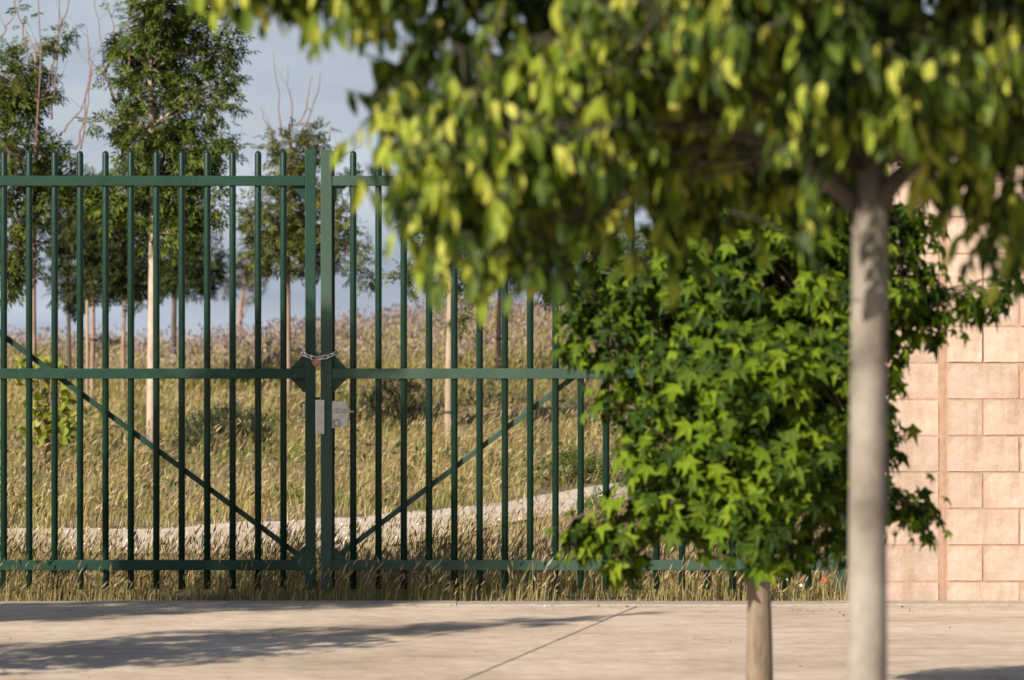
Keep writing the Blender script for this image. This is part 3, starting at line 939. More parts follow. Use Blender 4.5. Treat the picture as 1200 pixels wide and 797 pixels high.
    # two loose shoots hanging beside the trunk
    for (hx, y0, y1, hy) in ((944, 205, 300, 10.74), (1168, 240, 345, 10.9), (1112, 190, 262, 10.8), (1196, 260, 350, 11.1)):
        P = [Vector((wx(hx + 10, hy), hy + .02, wz(y0 - 40, hy))), Vector((wx(hx + 3, hy), hy, wz(y0, hy))), Vector((wx(hx, hy), hy, wz(y1 - 12, hy)))]
        wood.add(P, [.003, .0022, .001], 3)
        for k in range(9):
            q = P[1].lerp(P[2], k / 8)
            pos.append(q); axis.append(Vector(((.45 if k % 2 else -.45) * r.uniform(.6, 1.2), r.normal() * .2, -1)))
            nor.append(Vector((r.normal() * .6 - .2, -.8, .3))); wm.append(0 if k in (3, 5, 8) else 1)
    pos = np.array([tuple(v) for v in pos]); axis = np.array([tuple(v) for v in axis]); nor = np.array([tuple(v) for v in nor])
    rot = frames(axis, nor)
    tpls = [tpl_elliptic(.100, .043, .22, .12), tpl_elliptic(.112, .045, .35, .28), tpl_elliptic(.088, .042, .12, .05), tpl_elliptic(.104, .038, .45, .2)]
    wm = np.array(wm)
    # the crown is open round the fork and on the sunny side of the upper trunk
    tq = (Y - pos[:, 1]) / .689
    xs_, zs_ = pos[:, 0] + .578 * tq - base[0], pos[:, 2] - .438 * tq
    gap = (tq > .42) & (np.abs(xs_) < .11) & (zs_ > 1.5) & (zs_ < 1.80)
    gap |= (np.abs(pos[:, 0] - base[0] - .01) < .085) & (pos[:, 2] < wz(178, Y)) & (pos[:, 1] < Y + .1)
    keep = ~gap
    pos, rot, wm = pos[keep], rot[keep], wm[keep]
    which = r.integers(0, 4, len(pos)); sc = r.uniform(.42, .84, len(pos))
    mats = [M['leaf_lit'], M['leaf_shaded']]
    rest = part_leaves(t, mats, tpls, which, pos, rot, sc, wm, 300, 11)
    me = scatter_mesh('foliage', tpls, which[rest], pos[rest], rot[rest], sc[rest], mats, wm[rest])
    o = link('foliage', me, t); shift_local(o, base); o['kind'] = 'stuff'
    o = wood.obj('branch', M['bark_shaded'], t); shift_local(o, base)
    o = stem.obj('trunk', M['bark_grey'], t); shift_local(o, base)

# ------------------------------------------------- sweetgum and the trees of its row
def star_tree(label, base, trunk_px_r, lumps, n_cl, seed, parts, trunk_top, name='street_tree', lean=0.0):
    r = np.random.default_rng(seed)
    t = thing(name, label, 'tree', base)
    wood = Tubes()
    zs = np.linspace(-.05, trunk_top, 9)
    trunk = [(base[0] + .008 * math.sin(z * 2.2 + seed) + lean * z, base[1] + .006 * math.cos(z * 3), float(z)) for z in zs]
    tr = [trunk_px_r * (1.06 - .1 * k) for k in range(9)]
    trunk_fork[0] = min(l[2] - l[5] for l in lumps) + .12
    limbs = skeleton(wood, trunk, tr, lumps, .016, .35, r)
    p, d, pick = sample_lumps(lumps, n_cl, .66, r)
    C = np.array(lumps)[pick, :3]
    pos, axis, nor, wm = [], [], [], []
    tz = np.array([0, 0, 1.0])
    for i in range(n_cl):
        out = unit((p[i] - np.array([base[0], base[1], p[i][2]])) * np.array([1, 1, 0]) + d[i] * .35)
        lc = limbs[pick[i]]
        st = lc[int(r.integers(2, 6))]
        if r.random() < .55:
            wood.add(curve(st, p[i], .01, 3), [.0055, .004, .002], 4)
        bright = r.random()
        nl = int(r.integers(5, 10))
        for k in range(nl):
            a = 2 * math.pi * (k * .382 + r.random() * .2)
            rd = np.array([math.cos(a), math.sin(a), r.uniform(-.3, .5)])
            q = p[i] + rd * r.uniform(.02, .065) + out * r.uniform(-.03, .05) + np.array([0, 0, -.012 * k + .02])
            ax = rd * .45 + out * .5 + np.array([0, 0, -.95 + r.normal() * .18])
            n = out * .9 + np.array([r.normal() * .35, r.normal() * .35, .62 + r.normal() * .25])
            pos.append(q); axis.append(ax); nor.append(n)
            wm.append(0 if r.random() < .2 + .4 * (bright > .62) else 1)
    pos, axis, nor = np.array(pos), np.array(axis), np.array(nor)
    rot = frames(axis, nor)
    tpls = [tpl_star(.060, s) for s in range(5)]
    which = r.integers(0, 5, len(pos)); sc = r.uniform(.48, 1.08, len(pos)); wm = np.array(wm)
    mats = [M['gum_lit'], M['gum_shaded']]
    rest = np.ones(len(pos), bool)
    if parts: rest = part_leaves(t, mats, tpls, which, pos, rot, sc, wm, 300, 8)
    o = link('foliage', scatter_mesh('foliage', tpls, which[rest], pos[rest], rot[rest], sc[rest], mats, wm[rest]), t); shift_local(o, base); o['kind'] = 'stuff'
    o = wood.obj('trunk', M['bark_gum'], t); shift_local(o, base)

def build_row():
    Y = 16.8
    lumps = []
    A = lambda px, py, rx, ry, dy=0.0, dep=None: lumps.append(lump_px(px, py, rx, ry, Y, dy, dep))
    A(705, 390, 55, 50, -.1); A(675, 345, 30, 32, -.1); A(730, 330, 50, 50, 0); A(800, 330, 85, 75, -.15); A(890, 300, 105, 85, -.1); A(1000, 320, 100, 70, 0); A(1090, 362, 66, 46, .05); A(1150, 335, 36, 36, .1); A(1180, 320, 20, 20, .1)
    A(790, 430, 72, 60, -.25); A(870, 425, 75, 70, -.4); A(965, 440, 80, 75, -.3); A(1020, 430, 32, 70, .1)
    A(775, 525, 55, 48, -.2); A(738, 575, 42, 40, -.15); A(722, 470, 36, 40, -.1); A(850, 520, 60, 48, -.4); A(930, 530, 65, 60, -.35); A(1000, 555, 50, 60, -.1)
    A(712, 622, 58, 32, -.05); A(668, 612, 22, 24, -.05); A(740, 655, 34, 24, 0); A(785, 590, 70, 42, -.2); A(880, 605, 50, 42, -.4); A(905, 640, 40, 22, -.3); A(955, 610, 55, 38, -.1); A(1052, 590, 50, 34, 0); A(1095, 600, 22, 20, 0); A(1035, 520, 26, 44, .1)
    A(880, 380, 110, 100, .4); A(810, 520, 80, 90, .45); A(960, 520, 85, 90, .4)
    A(880, 190, 110, 100, 0); A(860, 90, 80, 90, 0); A(960, 200, 80, 70, .1); A(1040, 260, 60, 50, .15)
    k = 13 * Y / F
    lumps = [(a, b, c, max(d - k, .05), max(e - k * .5, .08), max(f - k, .05)) for a, b, c, d, e, f in lumps]
    base = (wx(888, Y), Y, 0)
    star_tree('bushy tree of star shaped bright green leaves on a short brown trunk', base, .0535, lumps, 1300, 33, True, 2.5)
    # further trees of the same row; their shadows fall on the pavement and the gate
    x = -3.35; Y = 18.2
    l2 = [(x + .05, Y, .75, .62, .5, .22), (x + .45, Y, 1.05, .36, .4, .28), (x - .6, Y, 1.3, .5, .45, .34), (x, Y, 1.5, .72, .5, .32), (x - .2, Y, 2.05, .55, .45, .28), (x - .7, Y, 1.95, .35, .4, .22), (x, Y, 2.55, .26, .28, .34), (x + .03, Y, 2.98, .08, .1, .2)]
    star_tree('bushy green young tree with a pointed top growing from the pavement', (x, Y, 0), .045, l2, 520, 34, False, 2.9)
    x = -6.1
    dz3 = .72
    l3 = [(x - .15, Y, 3.5, .85, .6, .32), (x - .1, Y, 3.9, .7, .55, .38), (x - .05, Y, 4.25, .45, .45, .38), (x - .7, Y, 3.4, .4, .5, .26), (x + .5, Y, 3.45, .45, .45, .28),
          (x - .3, Y, 2.7, .6, .55, .22), (x + .35, Y, 2.9, .45, .5, .2), (x - .9, Y, 2.5, .5, .5, .2), (x - .1, Y, 2.25, .4, .4, .13)]
    l3 = [(a, b, c + dz3, d, e, f) for a, b, c, d, e, f in l3]
    star_tree('taller broad crowned green tree growing from the pavement', (x, Y, 0), .06, l3, 1500, 35, False, 4.0)

# ------------------------------------------------- trees of the field
def field_tree(label, px, Y, trunk_w, top_py, lumps_px, bark, leaf, n_leaf, seed, twigs=(), twig_mat=None, leaf_size=1.0, name='field_tree', tie=None, lean=0.0, pinn=True, shell=.5):
    r = np.random.default_rng(seed)
    X = wx(px, Y); z0 = float(terrain(X, Y))
    base = (X, Y, z0)
    t = thing(name, label, 'tree', base, 'young trees in the field behind the gate')
    lumps = [lump_px(a, b, c, d, Y, float(r.uniform(-.25, .25))) for a, b, c, d in lumps_px]
    zt = wz(top_py, Y)
    wood = Tubes()
    n = 9
    w = trunk_w * Y / F / 2
    ph = r.uniform(0, 6)
    trunk = [(X + .025 * math.sin(2.1 * k / (n - 1) * 3 + ph) * (k / n) + lean * (k / (n - 1)), Y + .02 * math.sin(k * .9 + ph), z0 - .08 + (zt - z0 + .08) * k / (n - 1)) for k in range(n)]
    tr = [w * (1.12 - .75 * (k / (n - 1)) ** 1.4) for k in range(n)]
    trunk_fork[0] = min(l[2] for l in lumps) - .25
    limbs = skeleton(wood, trunk, tr, lumps, w * .28, .7, r)
    n_leaf = int(n_leaf * 1.95)
    ncl = max(n_leaf // 10, 6)
    pc, dc, kc = sample_lumps(lumps, ncl, shell + .1, r)
    w_ = r.integers(0, ncl, n_leaf)
    p = pc[w_] + r.normal(size=(n_leaf, 3)) * np.array([.065, .065, .05]); d = dc[w_]; pick = kc[w_]
    for i in range(0, n_leaf, 14):
        lc = limbs[pick[i]]
        wood.add(curve(lc[int(r.integers(2, 6))], p[i], .01, 3), [.007, .005, .003], 3)
    out = unit((p - np.array(lumps)[pick, :3]) + r.normal(size=p.shape) * .12)
    axis = out * .6 + r.normal(size=p.shape) * .55 + np.array([0, 0, -.35])
    nor = out * .5 + r.normal(size=p.shape) * .45 + np.array([0, 0, .7])
    rot = frames(axis, nor)
    if pinn: tpls = [tpl_pinnate(3, .15, .078, .025, s) for s in range(4)] + [tpl_pinnate(2, .12, .085, .030, 9)]
    else: tpls = [tpl_elliptic(.085, .050, .2, .1), tpl_elliptic(.07, .044, .3, .2)]
    which = r.integers(0, len(tpls), n_leaf)
    sc = r.uniform(.7, 1.15, n_leaf) * leaf_size
    o = link('foliage', scatter_mesh('foliage', tpls, which, p, rot, sc, [leaf], np.zeros(n_leaf, int)), t); shift_local(o, base); o['kind'] = 'stuff'
    o = wood.obj('trunk', bark, t); shift_local(o, base)
    if twigs:
        tw = Tubes()
        for pts in twigs:
            yy = Y + r.uniform(-.3, .3)
            P = [Vector((wx(a, yy), yy, wz(b, yy))) for a, b in pts]
            f = []
            for i in range(len(P) - 1):
                for k in range(3): f.append(P[i].lerp(P[i + 1], k / 3) + Vector((r.normal() * .012, r.normal() * .012, 0)))
            f.append(P[-1])
            rr = np.linspace(1.0, .35, len(f)) * 1.25 * yy / F
            tw.add(f, list(rr), 5)
            for k in range(2, len(f) - 1, 2):           # side shoots
                if r.random() < .55:
                    sd = Vector((r.choice([-1, 1]) * r.uniform(.06, .22), r.uniform(-.1, .1), r.uniform(.10, .34)))
                    tw.add([f[k], f[k] + sd * .5 + Vector((0, 0, -.02)), f[k] + sd], [rr[k] * .6, rr[k] * .5, rr[k] * .3], 4)
        o = tw.obj('bare_twig', twig_mat or M['twig_red'], t); shift_local(o, base)
    if tie:
        mb = MB(); zz = wz(tie, Y) - z0
        xx = np.interp(zz + z0, [q[2] for q in trunk], [q[0] for q in trunk]) - X
        yy = np.interp(zz + z0, [q[2] for q in trunk], [q[1] for q in trunk]) - Y
        mb.tube([(xx, yy, zz - .012), (xx, yy, zz + .012)], w * 1.25, 12)
        mb.box(xx, xx + .13, yy - .004, yy + .004, zz - .012, zz + .012)
        mb.obj('tree_tie', M['dark_rubber'], t)
    return t

def stake(px, Y, top, w, label, mat, group='stakes beside the young trees'):
    X = wx(px, Y); z0 = float(terrain(X, Y))
    t = thing('tree_stake', label, 'stake', (X, Y, z0), group)
    mb = MB(); h = wz(top, Y) - z0; rr = w * Y / F / 2
    mb.tube([(0, 0, -.1), (0.004, 0, h * .5), (0, 0, h - .03), (0, 0, h)], [rr, rr, rr * .97, rr * .6], 10)
    mb.obj('post', mat, t, smooth=True)

def build_field_trees():
    field_tree('leafy tree with several reddish bare shoots standing above its dark crown', 40, 47, 7, 60,
               [(8, 105, 45, 45), (30, 95, 28, 30), (5, 175, 42, 50), (62, 185, 26, 30), (74, 205, 18, 22), (12, 270, 26, 55), (30, 225, 22, 32), (0, 320, 25, 30), (55, 225, 22, 24), (62, 60, 12, 14), (73, 42, 9, 10), (22, 20, 8, 8), (68, 113, 8, 10)],
               M['bark_brown'], M['ash'], 1150, 41,
               [[(45, 185), (47, 90), (46, 0), (45, -60)], [(52, 112), (63, 70), (72, 25), (84, -10), (92, -50)], [(60, 140), (66, 90), (70, 30), (69, -30)], [(32, 60), (25, 30), (18, 5), (10, -40)], [(75, 155), (92, 130), (108, 95), (110, 70)], [(92, 175), (97, 145), (103, 95), (107, 55)], [(0, 45), (10, 30), (22, 12)]], M['twig_red'])
    field_tree('tall leafy tree with straight white trunk and pale bare shoots', 178, 46, 11.5, 20,
               [(185, 25, 38, 40), (170, 70, 35, 45), (205, 70, 42, 50), (190, 125, 50, 50), (160, 165, 30, 38), (205, 180, 52, 42), (255, 50, 26, 30), (268, 80, 16, 20), (245, 110, 28, 24), (250, 158, 28, 22), (235, 175, 30, 20), (175, 225, 62, 36), (225, 235, 42, 35), (150, 240, 40, 30), (195, 270, 40, 25), (124, 143, 13, 9), (262, 120, 12, 14), (215, -10, 60, 30)],
               M['bark_pale'], M['ash'], 2300, 42,
               [[(155, 165), (137, 125), (124, 85), (117, 40), (112, -10)], [(137, 125), (120, 85), (104, 70), (101, 30)], [(124, 85), (135, 55), (132, 20), (118, -10)], [(150, 100), (152, 40), (150, -20)], [(96, 175), (103, 120), (108, 70)], [(182, 75), (190, 30), (197, -20)]], M['twig_red'])
    field_tree('dark tree standing between the thin brown trunks', 81, 58, 5, 215,
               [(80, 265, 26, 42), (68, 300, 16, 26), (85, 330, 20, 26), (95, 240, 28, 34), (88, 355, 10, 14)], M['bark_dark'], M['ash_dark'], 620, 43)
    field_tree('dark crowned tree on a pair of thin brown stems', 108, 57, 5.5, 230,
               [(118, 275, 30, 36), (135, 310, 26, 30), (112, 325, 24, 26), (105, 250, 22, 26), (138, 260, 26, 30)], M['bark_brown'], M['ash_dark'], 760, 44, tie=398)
    stake(102, 56.5, 352, 3.6, 'thin leaning brown stake beside the pair of thin stems', M['stake'])
    field_tree('small tree on a thin pinkish trunk next to the white trunk', 145, 58, 5.5, 290,
               [(150, 300, 24, 22), (145, 335, 20, 16), (160, 345, 16, 14), (140, 315, 18, 18)], M['bark_brown'], M['ash'], 320, 45)
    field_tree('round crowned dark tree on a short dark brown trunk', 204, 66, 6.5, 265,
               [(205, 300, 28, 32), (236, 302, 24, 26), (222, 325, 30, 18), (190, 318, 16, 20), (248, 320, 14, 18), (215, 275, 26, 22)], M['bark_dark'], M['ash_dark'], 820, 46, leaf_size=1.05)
    field_tree('loose crowned olive green tree behind the meeting stiles of the gate', 338, 54, 7, 145,
               [(345, 175, 26, 24), (372, 170, 16, 22), (330, 205, 22, 22), (315, 250, 28, 30), (355, 230, 26, 34), (298, 250, 16, 18), (330, 290, 38, 26), (365, 285, 32, 34), (400, 270, 24, 28), (420, 292, 16, 20), (345, 262, 26, 26), (424, 330, 14, 12), (380, 215, 18, 26), (412, 215, 10, 12), (310, 305, 14, 12)],
               M['bark_brown'], M['olive'], 1250, 47,
               [[(330, 160), (326, 110), (321, 62)], [(343, 150), (340, 110), (337, 78)], [(350, 148), (360, 118), (366, 88)], [(352, 152), (370, 120), (375, 85)], [(326, 170), (312, 145), (305, 125)], [(385, 165), (389, 148)], [(392, 185), (410, 178), (424, 170)]], M['twig_grey'], leaf_size=.92)
    stake(390, 53.5, 300, 3.4, 'pale thin stake standing behind the meeting stiles', M['stake'])
    field_tree('leafy tree tied to a pale stake, crown behind the hanging leaves', 526, 46, 9, 200,
               [(530, 250, 60, 45), (560, 300, 45, 35), (545, 325, 35, 22), (495, 310, 26, 28), (478, 345, 14, 12), (600, 300, 30, 30), (540, 200, 50, 45), (543, 375, 10, 18)], M['bark_tan'], M['olive'], 800, 48, tie=483, leaf_size=.9)
    field_tree('slim tree on a reddish brown trunk behind the gate bars', 585, 57, 6.5, 230,
               [(590, 280, 36, 34), (570, 310, 24, 20), (600, 240, 36, 30)], M['bark_brown'], M['olive'], 380, 49, tie=397)
    field_tree('dark leaved tree on a grey trunk beside the star leaved tree', 650, 50, 6, 220,
               [(650, 310, 36, 26), (640, 335, 18, 12), (672, 330, 24, 16), (655, 270, 45, 35), (700, 300, 30, 30), (690, 335, 18, 14)], M['bark_brown'], M['ash'], 700, 50, tie=470)
    field_tree('small leaved tree half hidden by the star leaved tree', 686, 55, 5, 270,
               [(720, 300, 30, 30), (735, 330, 20, 16), (690, 290, 30, 24)], M['bark_brown'], M['ash'], 300, 51)
    # far pine
    r = np.random.default_rng(5)
    Y = 92.0; X = wx(281, Y); z0 = float(terrain(X, Y))
    t = thing('pine_tree', 'small thin pine standing alone on the skyline', 'tree', (X, Y, z0))
    wood = Tubes()
    P = lambda a, b: (wx(a, Y), Y, wz(b, Y))
    wood.add([(X, Y, z0 - .1), P(281, 385), P(282, 360), P(286, 335), P(288, 300)], [.075, .055, .045, .032, .012], 7)
    tufts = [(288, 305, 10, 8), (280, 318, 12, 7), (296, 320, 11, 8), (270, 335, 9, 6), (302, 338, 9, 6), (286, 330, 9, 7), (294, 352, 7, 4), (268, 348, 6, 4), (307, 326, 6, 5)]
    L = [lump_px(a, b, c, d, Y) for a, b, c, d in tufts]
    for l in L: wood.add(curve(P(285, min(372, HOR - F * (l[2] - H) / Y + 22)), l[:3], .02, 4), [.022, .018, .012, .006], 4)
    p, d, pick = sample_lumps(L, 900, .3, r)
    ax = d + r.normal(size=d.shape) * .4 + [0, 0, .3]
    tp = [(np.array([(-.006, 0, 0), (.006, 0, 0), (0, .17, 0), (.004, .02, .012), (.10, .13, .02), (-.10, .13, -.02)]), np.array([(0, 1, 2), (0, 3, 4), (1, 5, 3)]))]
    o = link('foliage', scatter_mesh('foliage', tp, np.zeros(900, int), p, frames(ax, r.normal(size=d.shape)), r.uniform(.7, 1.2, 900), [M['pine']], np.zeros(900, int)), t)
    shift_local(o, t.location); o['kind'] = 'stuff'
    o = wood.obj('trunk', M['bark_brown'], t); shift_local(o, t.location)

def shrub(name, label, cat, px, py_base, w_px, h_px, mat, n, seed, leaf='narrow', Y=None, lumps=None, stem_mat=None, size=1.0, group=None):
    """A bushy plant: several stems from one foot and leaves along them."""
    r = np.random.default_rng(seed)
    if Y is None:
        Ys = np.linspace(24.3, 95, 800)
        rows = HOR + F * (H - terrain(wx(px, Ys), Ys)) / Ys
        Y = float(Ys[np.argmin(np.abs(rows - py_base))])
    X = wx(px, Y); z0 = float(terrain(X, Y)); s = Y / F
    t = thing(name, label, cat, (X, Y, z0), group)
    if lumps is None:
        lumps = [(0, .5, .5, .5), (-.3, .42, .3, .4), (.3, .45, .3, .42), (.05, .7, .3, .3), (-.38, .2, .2, .25), (.36, .2, .22, .25)]
    L = [(X + a * w_px * s, Y + float(r.uniform(-.1, .1)) * w_px * s, z0 + b * h_px * s, c * w_px * s, c * w_px * s * .8, d * h_px * s) for a, b, c, d in lumps]
    p, d, pick = sample_lumps(L, n, .35, r)
    p[:, 2] = np.maximum(p[:, 2], z0 + .01)
    wood = Tubes()
    for i in range(0, n, max(1, n // 60)):
        wood.add(curve((X + r.normal() * .03, Y + r.normal() * .03, z0 - .03), p[i], .04, 4), [.006, .005, .004, .002], 4)
    ax = d * .6 + r.normal(size=d.shape) * .3 + [0, 0, .75]
    nor = r.normal(size=d.shape) + [0, -.3, .4]
    if leaf == 'narrow': tp = [tpl_elliptic(.085, .016, .1, .1), tpl_pinnate(3, .11, .05, .012, 3)]
    else: tp = [tpl_elliptic(.085, .060, .15, .12), tpl_elliptic(.07, .05, .3, .2)]; ax = d * .6 + r.normal(size=d.shape) * .5 + [0, 0, -.1]; nor = d + r.normal(size=d.shape) * .4 + [0, -.2, .6]
    o = link('foliage', scatter_mesh('foliage', tp, r.integers(0, 2, n), p, frames(ax, nor), r.uniform(.7, 1.25, n) * size, [mat], np.zeros(n, int)), t)
    shift_local(o, t.location); o['kind'] = 'stuff'
    o = wood.obj('stem', stem_mat or M['bark_brown'], t); shift_local(o, t.location)
    return t

def build_shrubs():
    shrub('shrub', 'low dark green shrub crouching in the dry meadow grass', 'shrub', 264, 534, 92, 52, M['rosemary'], 900, 61)
    shrub('shrub', 'loose dull green shrub behind the lever handle of the gate', 'shrub', 462, 500, 70, 60, M['rosemary'], 420, 62)
    shrub('sapling', 'lime green broad leaved sapling beside the brown trunk', 'sapling', 52, 470, 60, 125, M['sapling'], 330, 63, 'broad', Y=44.0, size=1.35,
          lumps=[(-.2, .98, .35, .10), (.15, .92, .4, .1), (.3, .75, .3, .08), (-.25, .80, .3, .1), (.05, .60, .5, .1), (.2, .45, .55, .1), (0, .32, .45, .1), (.4, .35, .3, .1)])
    shrub('weed_clump', 'fresh green weed clump among straw grass near the path', 'weed', 672, 566, 60, 30, M['weed'], 260, 64, size=1.2)
    shrub('weed_clump', 'small green weed at the near edge of the gravel path', 'weed', 700, 612, 40, 24, M['weed'], 160, 65)
    shrub('weed_clump', 'dark wiry weed growing at the foot of the gate on the path side', 'weed', 490, 690, 36, 80, M['rosemary'], 16, 66, Y=25.6, size=.6)
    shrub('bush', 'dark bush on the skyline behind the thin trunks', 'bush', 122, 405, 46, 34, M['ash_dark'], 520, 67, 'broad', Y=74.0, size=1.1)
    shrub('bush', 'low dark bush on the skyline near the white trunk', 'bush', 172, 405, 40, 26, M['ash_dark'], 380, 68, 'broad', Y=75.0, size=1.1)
    shrub('bush', 'small rounded bush on the skyline beside the round crowned tree', 'bush', 232, 400, 26, 16, M['ash'], 140, 69, 'broad', Y=75.5)
    shrub('bush', 'tall grey green bush on the skyline behind the hanging leaves', 'bush', 545, 400, 60, 60, M['olive'], 420, 70, 'broad', Y=76.0)
    shrub('bush', 'leafy grey green bush on the skyline behind the star leaved tree', 'bush', 705, 400, 90, 70, M['olive'], 600, 71, 'broad', Y=76.5)
    # poppy and daisies by the hinge post
    def flower(name, label, px, py, mat, rad, n):
        Y = 24.05; X = wx(px, Y); z = wz(py, Y)
        t = thing(name, label, 'flower', (X, Y, 0), None)
        mb = MB(); mb.tube([(0.01, 0, -.02), (0.004, 0, z * .5), (0, 0, z)], [.0016, .0014, .0012], 5); mb.obj('stem', M['weed'], t)
        bm = MB()
        for k in range(n):
            a = 2 * math.pi * k / n
            v, f = tpl_elliptic(rad, rad * (1.0 if n < 7 else .5), .3, -.2)
            Rm = Matrix.Translation((0, -.003, z)) @ Matrix.Rotation(math.radians(62), 4, 'X') @ Matrix.Rotation(a, 4, 'Z')
            bv = [bm.bm.verts.new(Rm @ Vector(q)) for q in v]
            for q in f: bm.bm.faces.new([bv[i] for i in q])
        bm.obj('petal', mat, t)
    flower('poppy', 'single red poppy in the dry grass near the hinge stile', 965.5, 680, M['poppy'], .015, 5)
    flower('daisy', 'white daisy in the dry grass, nearer to the brown trunk', 922.5, 679, M['daisy'], .010, 10)
    flower('daisy', 'white daisy in the dry grass, nearer to the red poppy', 938.5, 686, M['daisy'], .010, 10)

# ---------------------------------------------------------------- grasses
def stalks(name, X, Y, h, lean, lean_dir, w, mat, head=None, head_mat=None, head_len=None, head_rad=None, r=None, label=None, leaf_only=False):
    """Blades or stems bent to one side, with or without a seed head; X, Y, h ... are arrays."""
    n = len(X)
    Z = terrain(X, Y)
    ld = np.stack([np.cos(lean_dir), np.sin(lean_dir), np.zeros(n)], -1)
    fa = r.uniform(0, math.pi, n)
    side = np.stack([np.cos(fa), np.sin(fa), np.zeros(n)], -1) * (w / 2)[:, None]
    b = np.stack([X, Y, Z - .02], -1)
    up = np.array([0, 0, 1.0])
    m1 = b + up * (h * .55)[:, None] + ld * (h * lean * .30)[:, None]
    hz = np.sqrt(np.maximum(0.15, 1 - lean ** 2 * .5))
    tp = b + up * (h * hz)[:, None] + ld * (h * lean)[:, None]
    V = np.stack([b - side, b + side, m1 - side * .75, m1 + side * .75, tp], 1)
    base = (np.arange(n) * 5)[:, None, None]
    T = (np.array([[0, 1, 3], [0, 3, 2], [2, 3, 4]])[None] + base).reshape(-1, 3)
    V = V.reshape(-1, 3); mi = np.zeros(len(T), int)
    mats = [mat]
    if head is not None:
        s = np.where(head)[0]; k = len(s)
        d = unit(tp[s] - m1[s] + ld[s] * (head_len[s] * .5)[:, None])
        a1 = unit(np.cross(d, r.normal(size=(k, 3)))); a2 = np.cross(d, a1)
        c = tp[s] - d * (head_len[s] * .35)[:, None]
        mid = c + d * (head_len[s] * .38)[:, None]
        ring = [mid + (a1 * math.cos(q) + a2 * math.sin(q)) * head_rad[s][:, None] for q in (0, 2 * math.pi / 3, 4 * math.pi / 3)]
        HV = np.stack([c] + ring + [c + d * head_len[s][:, None]], 1).reshape(-1, 3)
        hb = (np.arange(k) * 5)[:, None, None] + len(V)
        HT = (np.array([[0, 2, 1], [0, 3, 2], [0, 1, 3], [1, 2, 4], [2, 3, 4], [3, 1, 4]])[None] + hb).reshape(-1, 3)
        V = np.concatenate([V, HV]); T = np.concatenate([T, HT]); mi = np.concatenate([mi, np.ones(len(HT), int)])
        mats.append(head_mat)
    o = link(name, mesh_arrays(name, V, T, mats, mi))
    return tag(o, label, kind='stuff')

def clumped(n, x0, x1, y0, y1, r, n_cl, spread, frac=.75):
    """Points gathered in tufts, the rest loose."""
    k = int(n * frac)
    cx_, cy_ = r.uniform(x0, x1, n_cl), r.uniform(y0, y1, n_cl)
    w = r.uniform(.3, 1.5, n_cl)
    c = r.choice(n_cl, k, p=w / w.sum())
    X = np.concatenate([cx_[c] + r.normal(size=k) * spread, r.uniform(x0, x1, n - k)])
    Y = np.concatenate([cy_[c] + r.normal(size=k) * spread, r.uniform(y0, y1, n - k)])
    cid = np.concatenate([c, r.integers(0, n_cl, n - k)])
    return X, Y, cid

